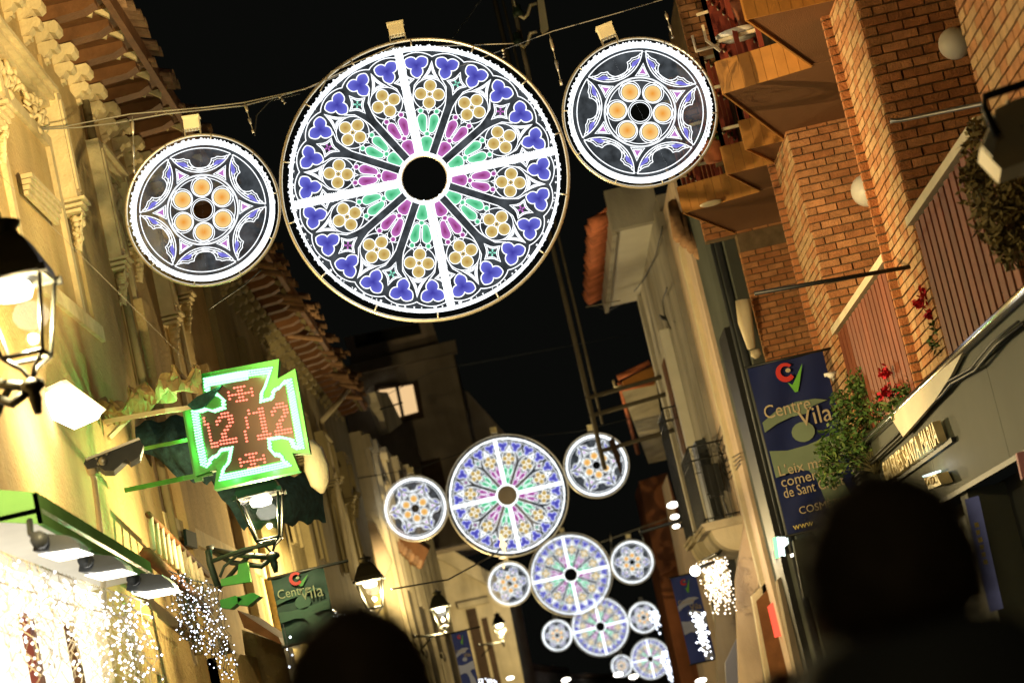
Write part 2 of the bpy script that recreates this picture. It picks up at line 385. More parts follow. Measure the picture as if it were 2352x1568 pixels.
def make_big(R=1.25):
    root = thing('rose_window_light', '', 'christmas light')
    b = MB(); tube_ring(b, 1.062 * R, .017, 0); part(root, 'support_ring', b, 'alu')
    b = MB(); b.tube([(0, -.01, 1.0 * R), (0, -.01, 1.065 * R)], .008, 5); cm = b.mesh('spacer_clip', 'alu')
    for k in range(14): put('spacer_clip', cm, root, (0, 0, 0), (0, R_(k * 360 / 14 + 6), 0))
    b = MB(); ringbox(b, .981 * R, .999 * R, -.03, .05); part(root, 'led_rim', b, 'led')
    b = MB(); beads(b, lambda t: (pol(t * 360, 1.001 * R)[0], -.03, pol(t * 360, 1.001 * R)[1]), 170)
    beads(b, lambda t: (pol(t * 360, .970 * R)[0], -.03, pol(t * 360, .970 * R)[1]), 120, .008)
    part(root, 'led_bead_string', b, 'nub')['kind'] = 'stuff'
    b = MB(); ringbox(b, .175 * R, .192 * R, -.03, .03, 48); beads(b, lambda t: (pol(t * 360, .176 * R)[0], -.03, pol(t * 360, .176 * R)[1]), 26, .009)
    part(root, 'hub_led_ring', b, 'led')
    b = MB(); tube_ring(b, .168 * R, .008, 0, 48, 5); part(root, 'hub_tube', b, 'alu')
    for k in range(4):
        b = MB(); T = Matrix.Rotation(R_(90 * k), 4, 'Y')
        b.box(-.024 * R, -.010 * R, -.03, .02, .19 * R, .98 * R, 0, T); b.box(.010 * R, .024 * R, -.03, .02, .19 * R, .98 * R, 0, T); b.box(-.005 * R, .005 * R, -.03, .02, .19 * R, .98 * R, 0, T)
        for sgn in (-1, 1):
            for i in range(46):
                z = (.2 + i * .017) * R; x = sgn * .025 * R; a = random.uniform(.004, .009)
                b.box(x - a, x + a, -.035, -.01, z - a, z + a, 0, T)
        part(root, 'led_spoke', b, 'led')
        b = MB()
        for x in (-.0045, .0045):
            for i in range(38): b.box((x - .0014) * R, (x + .0014) * R, -.034, -.03, (.2 + i * .02) * R, (.212 + i * .02) * R, 0, T)
        part(root, 'spoke_seam', b, 'nub')['kind'] = 'stuff'
    b = MB(); annulus_panel(b, .19 * R, .978 * R, 0, .006); part(root, 'acrylic_panel', b, 'acrylic')
    L = .0068 * R
    # tracery: lines of the lattice
    b = MB(); y = -.008
    def rr(a):
        return .925 + .034 * abs(math.cos(R_(12 * (a - 7.5)))) ** .8
    b.rib([pol(a * 1.25, rr(a * 1.25) * R) for a in range(288)], L, 0, y)
    for k in range(12):
        a0 = 15 + 30 * k
        for s in (-1, 1):
            e = R_(15) * s; pts = []
            for r in (.2, .575): pts.append((math.sin(e) * r - s * .030 * math.cos(e), math.cos(e) * r + .03 * math.sin(abs(e))))
            pts += [(s * .123, .62), (s * .118, .70), (s * .075, .765)]
            b.rib([tuple(q * R for q in loc2(a0, *p)) for p in pts], L, 0, y, False)
            pts = [(s * .045, .545), (s * .055, .53), (s * .085, .52), (s * .104, .50), (s * .112, .535), (s * .12, .57)]
            b.rib([tuple(q * R for q in loc2(a0, *p)) for p in pts], L * .7, 0, y, False)
        b.rib([tuple(q * R for q in loc2(a0, t, r)) for t, r in ((-.018, .525), (.018, .525), (0, .49))], L * .8, 0, y)
        b.rib([tuple(q * R for q in loc2(a0, t, r)) for t, r in ((0, .375), (0, .48))], L * .6, 0, y, False)
        b.rib([tuple(q * R for q in loc2(a0, t, r)) for t, r in ((-.06, .345), (-.03, .328), (-.022, .345), (0, .362), (.022, .345), (.03, .328), (.06, .345))], L * .6, 0, y, False)
    part(root, 'tracery', b, 'line')
    # shared panes
    def petal(off, rp, n3, rot):
        pts = []
        for i in range(48):
            th = 360 * i / 48; d = min(abs((th - rot - 360 / n3 * j + 180) % 360 - 180) for j in range(n3)); d = R_(d)
            r = off * math.cos(d) + math.sqrt(max(0, rp * rp - (off * math.sin(d)) ** 2)) + .006 * max(0, 1 - d / .3)
            pts.append((r * math.sin(R_(th)) * R, r * math.cos(R_(th)) * R))
        return pts
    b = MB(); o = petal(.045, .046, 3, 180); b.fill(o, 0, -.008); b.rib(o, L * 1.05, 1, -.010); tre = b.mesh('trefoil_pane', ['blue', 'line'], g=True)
    b = MB()
    for k in range(4):
        c = pol(90 * k, .0655 * R); b.disc(c, .0425 * R, 0, 18, -.008); b.rib(circ(c, .0455 * R, 18), L * .8, 1, -.010)
        c2 = pol(90 * k, .016 * R); b.fill(circ(c2, .011 * R, 8), 0, -.009)
        c3 = pol(90 * k + 45, .024 * R); b.rib(circ(c3, .008 * R, 6), L * .5, 1, -.010)
    b.rib(circ((0, 0), .122 * R, 30), L * .8, 1, -.010)
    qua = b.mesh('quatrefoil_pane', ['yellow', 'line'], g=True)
    def lancets(colr):
        ms = []
        for s in (-1, 1):
            p = [(s * t, r) for t, r in ((.008, .352), (.010, .45), (.016, .472), (.034, .487), (.052, .489), (.070, .478), (.080, .458), (.082, .440), (.060, .372), (.046, .349), (.026, .343))]
            b = MB(); q = [(t * R, r * R) for t, r in p]; b.fill(q, 0, -.008); b.rib(q, L * .8, 1, -.010)
            c = (s * .060 * R, .508 * R); b.disc(c, .018 * R, 0, 12, -.0085); b.rib(circ(c, .020 * R, 12), L * .6, 1, -.0105)
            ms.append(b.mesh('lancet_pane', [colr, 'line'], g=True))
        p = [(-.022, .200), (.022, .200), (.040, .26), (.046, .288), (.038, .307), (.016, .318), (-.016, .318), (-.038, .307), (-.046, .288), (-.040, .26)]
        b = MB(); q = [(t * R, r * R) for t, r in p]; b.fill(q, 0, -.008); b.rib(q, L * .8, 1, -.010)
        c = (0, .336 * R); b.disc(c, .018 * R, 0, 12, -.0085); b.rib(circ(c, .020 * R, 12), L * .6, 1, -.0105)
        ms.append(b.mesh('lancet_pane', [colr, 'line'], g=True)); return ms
    LG, LM = lancets('green'), lancets('magenta')
    def dia(colr):
        b = MB()
        for sc_, w_ in ((1.06, 1.0), (.78, .8)):
            q = []
            for k in range(4):
                a = 90 * k
                for t in (0, .34, .66):
                    p0, p1 = Vector(pol(a, (.084 if k % 2 == 0 else .070))), Vector(pol(a + 90, (.070 if k % 2 == 0 else .084)))
                    p = p0.lerp(p1, t); p *= (1 - .28 * math.sin(math.pi * t)); q.append((p.x * R * sc_, p.y * R * sc_))
            b.rib(q, L * w_, 1, -.010)
        for k in range(4):
            c = pol(45 + 90 * k, .020 * R); T = R_(45 + 90 * k)
            q = [(c[0] + (.017 * math.cos(u) * math.sin(T) + .0065 * math.sin(u) * math.cos(T)) * R, c[1] + (.017 * math.cos(u) * math.cos(T) - .0065 * math.sin(u) * math.sin(T)) * R) for u in [i * math.pi / 4 for i in range(8)]]
            b.fill(q, 0, -.009)
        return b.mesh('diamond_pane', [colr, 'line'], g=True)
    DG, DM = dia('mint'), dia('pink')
    b = MB()
    for s_, w_ in ((1, 1.3), (.68, 1.2), (.45, .6)):
        q = []
        V3 = [Vector((0, .088)), Vector((.066, -.056)), Vector((-.066, -.056))]
        for k in range(3):
            for t in (0, .33, .66):
                p = V3[k].lerp(V3[(k + 1) % 3], t); p *= (1 - .30 * math.sin(math.pi * t)); q.append((p.x * R * s_, p.y * R * s_))
        b.rib(q, L * w_, 0, -.010)
    tri = b.mesh('spandrel_pane', 'line')
    for k in range(24):
        a = 7.5 + 15 * k; x, z = pol(a, .858 * R); put('trefoil_pane', tre, root, (x, 0, z), (0, R_(a), 0))
    for k in range(12):
        a = 15 + 30 * k; x, z = pol(a, .637 * R); put('quatrefoil_pane', qua, root, (x, 0, z), (0, R_(a), 0))
        for me in (LG if k % 2 == 0 else LM): put('lancet_pane', me, root, (0, 0, 0), (0, R_(a), 0))
        x, z = pol(a, .80 * R); put('spandrel_pane', tri, root, (x, 0, z), (0, R_(a), 0))
        a = 30 * k; x, z = pol(a, .752 * R); put('diamond_pane', DM if k % 2 == 0 else DG, root, (x, 0, z), (0, R_(a), 0))
    transformer(root, 1.0, 1.07 * R)
    return root
def make_small(R=.66):
    root = thing('small_rosette_light', '', 'christmas light')
    b = MB(); tube_ring(b, 1.075 * R, .014, 0, 72); part(root, 'support_ring', b, 'alu')
    b = MB(); b.tube([(0, -.01, 1.0 * R), (0, -.01, 1.08 * R)], .007, 5); cm = b.mesh('spacer_clip', 'alu')
    for k in range(10): put('spacer_clip', cm, root, (0, 0, 0), (0, R_(k * 36 + 9), 0))
    b = MB(); ringbox(b, .942 * R, .960 * R, -.03, .04, 72); ringbox(b, .975 * R, 1.0 * R, -.03, .05, 72); part(root, 'led_rim', b, 'led')
    b = MB(); beads(b, lambda t: (pol(t * 360, 1.004 * R)[0], -.03, pol(t * 360, 1.004 * R)[1]), 120, .009)
    for k in range(90):
        if k % 3: x_, z_ = pol(k * 4, .9675 * R); b.box(x_ - .004, x_ + .004, -.02, 0, z_ - .004, z_ + .004)
    part(root, 'led_bead_string', b, 'nub')['kind'] = 'stuff'
    b = MB(); annulus_panel(b, .135 * R, .935 * R, 0, .006); part(root, 'acrylic_panel', b, 'acrylic')
    L = .0120 * R; y = -.008
    b = MB()
    for r in (.140, .166): b.rib(circ((0, 0), r * R, 30), L * .75, 0, y)
    part(root, 'hub_ring', b, 'line')
    b = MB()
    for r in (.455, .490, .503): b.rib(circ((0, 0), r * R, 60), L * (.55 if r > .5 else .8), 0, y)
    b.rib(circ((0, 0), .878 * R, 2), 0.0001, 0, y)
    part(root, 'tracery_ring', b, 'line')
    b = MB(); b.disc((0, 0), .112 * R, 0, 24, y)
    b.rib(circ((0, 0), .126 * R, 24), L * 1.0, 1, -.009); b.rib(circ((0, .012 * R), .150 * R, 24), L * .75, 1, -.009)
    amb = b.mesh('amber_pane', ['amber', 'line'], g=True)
    # lens frame
    tipa, tr = 28.3, .872
    tx, tz = pol(tipa, tr); zb = .535; k_ = (tx * tx + (tz - zb) ** 2) / (2 * (tz - zb)); cz = zb + k_; half = math.atan2(tx, cz - tz)
    def inner(dr, n=14, f=1.0): return [((k_ + dr) * math.sin(half * f * (2 * i / n - 1)), cz - (k_ + dr) * math.cos(half * f * (2 * i / n - 1))) for i in range(n + 1)]
    outer = [pol(tipa - 2 * tipa * i / 14, .882) for i in range(15)]
    b = MB(); S = lambda ps: [(p[0] * R, p[1] * R) for p in ps]
    b.rib(S(outer + inner(0)[1:-1]), L * 1.05, 0, y)
    b.rib(S(inner(-.030, 14, .93)), L * .9, 0, y, False)
    b.rib(S(inner(-.062, 14, .60)), L * .9, 0, y, False)
    foil = [(-.43, .765), (-.36, .742), (-.30, .735), (-.235, .745), (-.205, .727), (-.165, .722)]
    arc = [(.155 * math.cos(R_(u)), .720 + .135 * math.sin(R_(u))) for u in range(180, 361, 18)]
    full = foil + arc + [(-p[0], p[1]) for p in foil[::-1]]
    b.rib(S(full), L * .9, 0, y, False)
    b.rib(S([(p[0] * 1.0, p[1] - .03) for p in foil[1:]] + [(.19 * math.cos(R_(u)), .712 + .157 * math.sin(R_(u))) for u in range(190, 351, 16)] + [(-p[0], p[1] - .03) for p in foil[1:][::-1]]), L * .6, 0, y, False)
    lens = b.mesh('lens_frame', 'line')
    vio = []
    for s in (-1, 1):
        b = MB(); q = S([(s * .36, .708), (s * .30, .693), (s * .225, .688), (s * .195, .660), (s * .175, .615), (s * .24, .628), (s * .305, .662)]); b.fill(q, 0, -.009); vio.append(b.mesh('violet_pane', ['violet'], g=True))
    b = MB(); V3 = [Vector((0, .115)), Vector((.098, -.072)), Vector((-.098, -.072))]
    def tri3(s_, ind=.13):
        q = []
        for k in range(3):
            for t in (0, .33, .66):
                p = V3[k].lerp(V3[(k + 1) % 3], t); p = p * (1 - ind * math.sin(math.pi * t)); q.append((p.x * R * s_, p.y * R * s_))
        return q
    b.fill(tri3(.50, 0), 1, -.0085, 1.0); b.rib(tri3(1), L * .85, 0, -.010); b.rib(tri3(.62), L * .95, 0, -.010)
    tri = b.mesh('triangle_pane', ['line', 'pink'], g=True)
    for k in range(6):
        a = 60 * k; x, z = pol(a, .318 * R); put('amber_pane', amb, root, (x, 0, z), (0, R_(a), 0))
        put('lens_frame', lens, root, (0, 0, 0), (0, R_(a), 0))
        for v in vio: put('violet_pane', v, root, (0, 0, 0), (0, R_(a), 0))
        a = 30 + 60 * k; x, z = pol(a, .585 * R); put('triangle_pane', tri, root, (x, 0, z), (0, R_(a), 0))
    return root
big0, small0 = make_big(), make_small()
TB = MB(); TB.box(-.072, .072, -.05, .07, .05, .165); TB.box(-.08, .08, -.058, .078, .155, .172); TBm = TB.mesh('transformer_box', 'box')
TQ = MB(); TQ.box(-.078, -.066, -.03, .03, -.02, .05); TQ.box(.066, .078, -.03, .03, -.02, .05)
for k in range(4): TQ.box(-.05 + k * .03, -.036 + k * .03, -.035, -.015, .028, .05)
TQm = TQ.mesh('bracket', 'alu')
rowlab = ['nearest row', 'second row', 'third row', 'fourth row', 'fifth row']
bigs = [(975, 410, 319), (1165, 1137, 133), (1311, 1319, 90), (1379, 1438, 65), (1494, 1512, 45), (1548, 1534, 36)]
biglab = ['largest rose window light wheel hanging high across the street, nearest row',
 'rose window light wheel of the second row, gold pendant overlapping its lower rim',
 'rose window light wheel of the third row, overlapping the top of the wheel behind',
 'rose window light wheel of the fourth row, partly behind the third big wheel',
 'rose window light wheel of the fifth row low over the street end',
 'farthest rose window light wheel, half lost among white bulbs at the bottom']
smalls = [(466, 482, 0, 9, 'small amber and violet rosette light left of the largest wheel, by the yellow facade'),
 (1470, 258, 0, -13, 'small amber and violet rosette light right of the largest wheel, in front of brick balconies'),
 (954, 1167, 1, 3, 'small rosette light at the left of the second row, under the dark tower'),
 (1370, 1068, 1, -1, 'small rosette light at the right of the second row, crossed by a cable mast'),
 (1170, 1340, 2, 0, 'small rosette light at the left of the third row, below the gold pendant'),
 (1452, 1290, 2, 12, 'small rosette light at the right of the third row, hanging from two chains'),
 (1280, 1458, 3, 8, 'small rosette light at the left of the fourth row'),
 (1478, 1417, 3, 3, 'small rosette light at the right of the fourth row, bulbs behind its right rim'),
 (1428, 1528, 4, 5, 'small rosette light at the left of the fifth row, above a street lamp glow')]
small_protos = [small0] + [copy_tree(small0) for _ in smalls[1:]]
rowY = [5553 * 1.25 / b_[2] for b_ in bigs]
wheels = []
for i, (x, y, r) in enumerate(bigs):
    o = big0 if i == 0 else copy_tree(big0)
    o.location = P(x, y, Y=rowY[i]); o.rotation_euler = (0, R_((1, 0, .5, 0, 1, 2)[i]), R_((0, 0, 0, -14, -18, -25)[i]))
    tag(o, biglab[i], 'christmas light', 'big rose window wheels over the street'); wheels.append(o)
for i, (x, y, row, rot, lab) in enumerate(smalls):
    o = small_protos[i]
    o.location = P(x, y, Y=rowY[row] - (.02 if row == 0 else 0)); o.rotation_euler = (0, R_(rot), R_((0, 0, 0, -14, -18)[row]))
    tag(o, lab, 'christmas light', 'small rosettes beside the big wheels')
    a = 4.5 - rot
    if row == 0: a = (4.5 if i == 0 else -9) - rot
    x_, z_ = pol(a, 1.09 * .66)
    put('transformer_box', TBm, o, (x_, 0, z_), (0, R_(a), 0)); put('bracket', TQm, o, (x_, 0, z_), (0, R_(a), 0))
# suspension cables with their hangers
def wire(name, pts, r, label, m='cable', sag=0.0, cat='cable', group=None):
    q = []
    for i in range(len(pts) - 1):
        for t in range(8):
            f = t / 8; v = Vector(pts[i]).lerp(Vector(pts[i + 1]), f); v.z -= sag * 4 * f * (1 - f); q.append(v)
    q.append(Vector(pts[-1]))
    b = MB(); b.tube(q, r, 5); return b.build(name, m, None, label, cat, group)
D1 = 21.8
wire('suspension_cable', [P(-60, 303, Y=D1 + .2), P(150, 290, Y=D1), P(300, 262, Y=D1), P(470, 247, Y=D1), P(560, 236, Y=D1), P(700, 205, Y=D1), P(905, 110, Y=D1), P(1180, 100, Y=D1)], .007, 'upper twisted cable carrying the nearest light wheels from the yellow facade')
wire('suspension_cable', [P(-60, 306, Y=D1 + .1), P(180, 293, Y=D1 + .1), P(270, 282, Y=D1 + .1), P(380, 262, Y=D1 + .1), P(560, 243, Y=D1 + .1), P(640, 222, Y=D1 + .1), P(725, 196, Y=D1 + .1), P(830, 150, Y=D1 + .1)], .008, 'lower pale cable twisted round the upper one left of the largest wheel')
wire('suspension_cable', [P(960, 190, Y=D1 + .3), P(1110, 132, Y=D1 + .3), P(1270, 72, Y=D1 + .3), P(1420, 30, Y=D1 + .3), P(1560, -12, Y=D1 + .3), P(1760, -60, Y=D1 + .3)], .0055, 'thin cable rising to the right above the gap between the near wheels')
wire('power_cord', [P(585, 312, Y=D1), P(590, 265, Y=D1), P(620, 232, Y=D1), P(690, 215, Y=D1)], .008, 'dark looping power cord beside the left end of the largest wheel', 'black')
wire('power_cord', [P(600, 620, Y=D1 + 1), P(560, 655, Y=D1 + 1), P(480, 710, Y=D1 + 1)], .006, 'dark power cord running down behind the left rosette', 'black')
wire('power_cord', [P(735, 210, Y=D1 - .1), P(760, 165, Y=D1 - .1), P(850, 130, Y=D1 - .1), P(905, 105, Y=D1 - .1)], .006, 'thin cord looping over the upper left rim of the largest wheel', 'cable')
wire('thin_wire', [P(0, 402, Y=17), P(250, 650, Y=17), P(450, 850, Y=17)], .0016, 'thin pale wire slanting in front of the yellow facade', 'cable')
def hanger(x, y, x2, y2, Y, lab):
    a, b_ = P(x, y, Y=Y), P(x2, y2, Y=Y); root = thing('cable_hanger', lab, 'hanger', b_, 'hangers between cable and rosettes')
    m = MB(); m.tube([a, a.lerp(b_, .5), b_], .005, 5); m.build('rod', 'cable', root)
    m = MB(); m.tube([a.lerp(b_, .06), a.lerp(b_, .12), a.lerp(b_, .28), a.lerp(b_, .34)], [.006, .016, .016, .006], 6); m.build('turnbuckle', 'alu', root)
    m = MB(); m.tube([a.lerp(b_, .5), a.lerp(b_, .55), a.lerp(b_, .7), a.lerp(b_, .74)], [.006, .018, .012, .006], 6); m.build('shackle', 'steel', root)
    m = MB(); m.tube([a.lerp(b_, .9), b_], [.014, .014], 6); m.build('clamp', 'alu', root)
hanger(304, 268, 308, 398, D1, 'hanger rod at the upper left of the left rosette'); hanger(562, 236, 582, 305, D1, 'hanger rod at the upper right of the left rosette')
hanger(1262, 78, 1290, 196, D1, 'hanger rod between the largest wheel and right rosette'); hanger(1528, 26, 1546, 88, D1, 'hanger rod above the right rosette near the brick balcony')
hanger(640, 220, 655, 238, D1, 'short hanger rod left of the largest wheel rim'); hanger(1155, 112, 1158, 132, D1, 'short hanger rod on the top right rim of the largest wheel')
hanger(1402, 1222, 1406, 1290, rowY[2], 'left chain of the right rosette in the third row'); hanger(1466, 1212, 1484, 1252, rowY[2], 'right chain of the right rosette in the third row')
wire('suspension_cable', [P(1380, 1245, Y=rowY[2]), P(1480, 1208, Y=rowY[2]), P(1560, 1180, Y=rowY[2])], .012, 'cable above the right rosette of the third row')
wire('suspension_cable', [P(780, 1105, Y=rowY[1]), P(960, 1075, Y=rowY[1]), P(1140, 1010, Y=rowY[1]), P(1330, 990, Y=rowY[1]), P(1450, 960, Y=rowY[1])], .010, 'dark cable carrying the second row of wheels', 'black')
wire('overhead_wire', [P(700, 1000, Y=60), P(1000, 850, Y=60), P(1440, 770, Y=60)], .008, 'faint wire crossing the sky in front of the dark tower', 'dark')
wire('overhead_wire', [P(1120, -20, Y=40), P(1000, 140, Y=45)], .008, 'faint wire high above the largest wheel', 'dark')
wire('overhead_wire', [P(900, 1352, Y=34), P(1030, 1330, Y=36), P(1140, 1270, Y=38), P(1165, 1240, Y=39)], .013, 'black cable sagging from the third lantern to the gold pendant', 'black')
# ------------------------------------------------------------------ LEFT SIDE
WARM = (1.0, .77, .39)
XA = -3.6
def eave(root, xw, xe, y0, y1, z, step=.79, wall_m='plaster', seed=0, tiles=True, zt=.4, corb_m='stone', first=None):
    """deep eave: boarded soffit, rafters, carved corbels on the wall, gutter board and a row of roof tiles"""
    rnd = random.Random(seed)
    b = MB(); b.box(xw, xe + .02, y0, y1, z + .02, z + .10); b.prism([(xw - .3, y0, z + .10), (xe, y0, z + .10), (xe, y0, z + .20), (xw - .3, y0, z + 1.0)], (0, y1 - y0, 0)); b.build('soffit', 'wood', root)
    b = MB(); b.box(xe - .02, xe + .05, y0, y1, z - .06, z + .14); b.build('gutter', 'wood', root)
    n = int((y1 - y0) / step)
    raf = MB(); raf.prism([(xw, -.11, z + .017), (xe - .1, -.11, z + .017), (xe - .1, -.11, z - .05), (xe - .22, -.11, z - .10), (xw, -.11, z - .13)], (0, .22, 0)); rm = raf.mesh('rafter', 'wood', origin(root))
    tip = MB(); tip.prism([(xe - .18, 0, z + .02), (xe - .02, 0, z + .03), (xe - .05, 0, z - .08)], (0, .07, 0)); tip.prism([(xe - .30, 0, z + .01), (xe - .2, 0, z + .02), (xe - .22, 0, z - .03)], (0, .05, 0)); tm = tip.mesh('lit_rafter_tip', corb_m, origin(root))  # wedges stand in for the light caught on the rafter ends
    cb = MB()
    def prof(s, dx, dz): return [(xw + dx + p * s * .74, 0, z - .14 - dz + q * s) for p, q in ((0, 0), (.30, 0), (.34, -.04), (.33, -.10), (.27, -.13), (.20, -.11), (.14, -.16), (0, -.20))]
    cb.prism([Vector(p) + Vector((0, -.12, 0)) for p in prof(1, 0, 0)], (0, .24, 0)); cb.prism([Vector(p) + Vector((0, -.09, 0)) for p in prof(.80, 0, .185)], (0, .18, 0)); cb.prism([Vector(p) + Vector((0, -.05, 0)) for p in prof(.34, 0, .34)], (0, .10, 0))
    for q in range(4): cb.box(xw + .04 * q + .02, xw + .04 * q + .04, -.125, .125, z - .24 - .0 * q, z - .20)
    cm = cb.mesh('corbel', corb_m, origin(root))
    f = first if first is not None else y0 + .4
    for k in range(n):
        y = f + k * step
        if y > y1 - .2: break
        put('rafter', rm, root, (0, y, 0)); put('corbel', cm, root, (0, y, 0)); 
        put('lit_rafter_tip', tm, root, (0, y + step * .45, 0))
    if tiles:
        st = .27; tl = MB(); N = 7
        arc = [(math.cos(math.pi * i / N) * .125, math.sin(math.pi * i / N) * .085) for i in range(N + 1)]
        vs = []
        for (dx, dz, sc_) in ((.12, 0, 1), (-.45, .2, .85)):
            for rr_ in (1, .86): vs += [Vector((xe + dx, a * sc_ * rr_, z + .14 + dz + c * sc_ * rr_)) for a, c in arc]
        k = N + 1; fs = []
        for i in range(N): fs += [(i, i + 1, 2 * k + i + 1, 2 * k + i), (k + i, k + i + 1, 3 * k + i + 1, 3 * k + i), (i, i + 1, k + i + 1, k + i)]
        tl.add(vs, fs, 0, False); tlm = tl.mesh('roof_tile', 'tile', origin(root))
        n = int((y1 - y0) / st)
        for i in range(n):
            put('roof_tile', tlm, root, (rnd.uniform(-.02, .03), y0 + st * (i + .5), rnd.uniform(-.015, .02)), (rnd.uniform(-.01, .01), 0, rnd.uniform(-.0005, .0005)))
def hood(root, x, y0, y1, z, dropL, dropR, m='stone'):
    """stepped label moulding over a window with carved pendants"""
    b = MB()
    for (dx, dz0, dz1) in ((.20, -.05, 0), (.15, -.11, -.05), (.09, -.17, -.11)): b.box(x, x + dx, y0, y1, z + dz0, z + dz1)
    b.build('hood_mould', m, root)
    for (y, dr) in ((y0 - .13, dropL), (y1 + .13, dropR)):
        b = MB(); b.box(x, x + .17, y - .13, y + .13, z - dr, z - .0); b.box(x + .17, x + .19, y - .07, y + .07, z - dr + .1, z - .1)
        for q in range(3): b.box(x, x + .24 - .03 * q, y - .17 + .02 * q, y + .17 - .02 * q, z - dr - .05 * q - .03, z - dr - .05 * q)
        b.build('moulding_drop', m, root)
        b = MB(); rnd = random.Random(int(y * 10))
        for q in range(13):
            t = q / 12; b.ball((x + .12 - .06 * t + rnd.uniform(-.03, .03), y + rnd.uniform(-.09, .09) * (1 - t), z - dr - .16 - .30 * t), .04 * (1 - .4 * t), 0, 6, 4, (1, 1, rnd.uniform(.5, 1.4)))
            a_ = rnd.uniform(0, 6); b.tube([(x + .05, y, z - dr - .16 - .28 * t), (x + .15 - .06 * t, y + .08 * math.sin(a_) * (1 - t), z - dr - .18 - .30 * t), (x + .17 - .08 * t, y + .10 * math.sin(a_) * (1 - t), z - dr - .13 - .30 * t)], [.03, .022, .008], 5)
        b.build('carved_pendant', m, root)
    b = MB(); rnd = random.Random(int(y0 * 7))
    for q in range(46):
        c_ = Vector((x + .03, rnd.uniform(y0 + .1, y1 - .1), z - .22 - abs(rnd.gauss(0, .13)))); a_ = rnd.uniform(0, 6.28); r_ = rnd.uniform(.04, .09)
        b.tube([c_ + Vector((.03 * math.sin(k_ * .9), r_ * math.cos(a_ + k_ * .8) * (1 - k_ * .1), r_ * math.sin(a_ + k_ * .8) * (1 - k_ * .1))) for k_ in range(6)], [.016, .024, .028, .022, .016, .006], 5)
    b.build('carved_frieze', m, root, kind='stuff')
    b = MB(); b.box(x - .10, x + .004, y0 + .25, y1 - .25, z - 2.6, z - .62); b.build('shutter', m if m == 'plaster2' else 'plaster', root)
    b = MB(); b.box(x, x + .05, y0 + .1, y0 + .25, z - 2.6, z - .5); b.box(x, x + .05, y1 - .25, y1 - .1, z - 2.6, z - .5); b.box(x, x + .05, y0 + .25, y1 - .25, z - .62, z - .5); b.build('window_surround', m, root)
A = thing('yellow_house', 'ochre plaster house with carved window hoods and corbelled timber eave, nearest on the left', 'building', (XA, 22, 0))
b = MB(); b.box(XA - .4, XA, 8, 33.2, 0, 9.45); b.box(XA, XA + .06, 8, 22.9, 0, 6.15); b.box(XA, XA + .035, 22.9, 24.75, 0, 8.95); b.build('wall', 'plaster', A)
b = MB(); b.box(XA + .06, XA + .10, 12, 22.9, 6.0, 6.15); b.box(XA, XA + .05, 24.75, 33.2, 4.3, 4.5); b.build('string_course', 'stone', A)
for y_ in (26.0, 30.9): b = MB(); b.box(XA, XA + .10, y_, y_ + .5, 0, 7.0); b.build('pilaster', 'plaster', A)
b = MB(); b.tube([(XA + .08, 24.95, 9), (XA + .08, 24.95, 3)], .045, 8); b.build('drain_pipe', 'plaster2', A)
eave(A, XA, -2.86, 14, 33.1, 9.42, .79, seed=1, first=14.4)
hood(A, XA, 19.7, 22.5, 8.45, .95, 1.1); hood(A, XA, 24.95, 26.3, 8.5, 1.3, .75); hood(A, XA, 28.4, 29.8, 8.5, 1.3, .75)
hood(A, XA + .06, 16.2, 18.6, 8.4, 1.0, 1.2)
# lower hood mouldings in the mid wall
b = MB()
for q in range(4): b.box(XA + .06, XA + .16 - .02 * q, 20.3, 21.6, 7.05 - .05 * q, 7.09 - .05 * q)
b.build('sill_moulding', 'stone', A)
# house B
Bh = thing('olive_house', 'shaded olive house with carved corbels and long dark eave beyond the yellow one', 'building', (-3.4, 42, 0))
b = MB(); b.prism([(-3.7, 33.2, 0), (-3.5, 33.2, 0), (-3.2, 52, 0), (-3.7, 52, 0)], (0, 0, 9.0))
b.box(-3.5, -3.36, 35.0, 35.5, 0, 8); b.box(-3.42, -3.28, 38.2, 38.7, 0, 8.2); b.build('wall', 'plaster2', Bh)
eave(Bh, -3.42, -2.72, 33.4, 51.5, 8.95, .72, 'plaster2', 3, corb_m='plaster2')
for (yy, zz) in ((36.3, 7.6), (40.0, 7.6), (44, 7.6), (47.5, 7.6)):
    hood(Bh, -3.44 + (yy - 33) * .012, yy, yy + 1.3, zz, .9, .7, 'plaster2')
b = MB(); b.tube([P(800, 893, X=-2.75), P(772, 930, X=-2.9), P(738, 968, X=-3.2)], .05, 8); b.tube([P(738, 968, X=-3.2), P(770, 1100, X=-3.2), P(812, 1330, X=-3.2)], .05, 8); b.build('downpipe', 'plaster3', Bh)
b = MB(); b.tube([P(775, 820, X=-2.8), P(835, 925, X=-2.8)], .05, 8); b.build('hook_pipe', 'plaster2', Bh)
# lower balcony with pale balusters under the cross
for k in range(10):
    b = MB(); p = P(345 + k * 12.5, 1185 + k * 13, X=-3.25); q = P(352 + k * 13.5, 1262 + k * 11, X=-3.25); b.tube([p, q], .028, 6); b.build('baluster', 'plaster3', Bh)
b = MB(); b.tube([P(335, 1270, X=-3.25), P(480, 1400, X=-3.25)], .06, 6); b.tube([P(340, 1180, X=-3.25), P(478, 1320, X=-3.25)], .03, 6); b.build('balcony_rail', 'wood', Bh)
p0 = P(430, 1300, X=-3.3)
b = MB(); b.prism([P(420, 1215, X=-3.47), P(444, 1225, X=-3.47), P(448, 1260, X=-3.47), P(424, 1252, X=-3.47)], (.03, 0, 0)); b.build('vent_grille', 'green_banner', Bh)

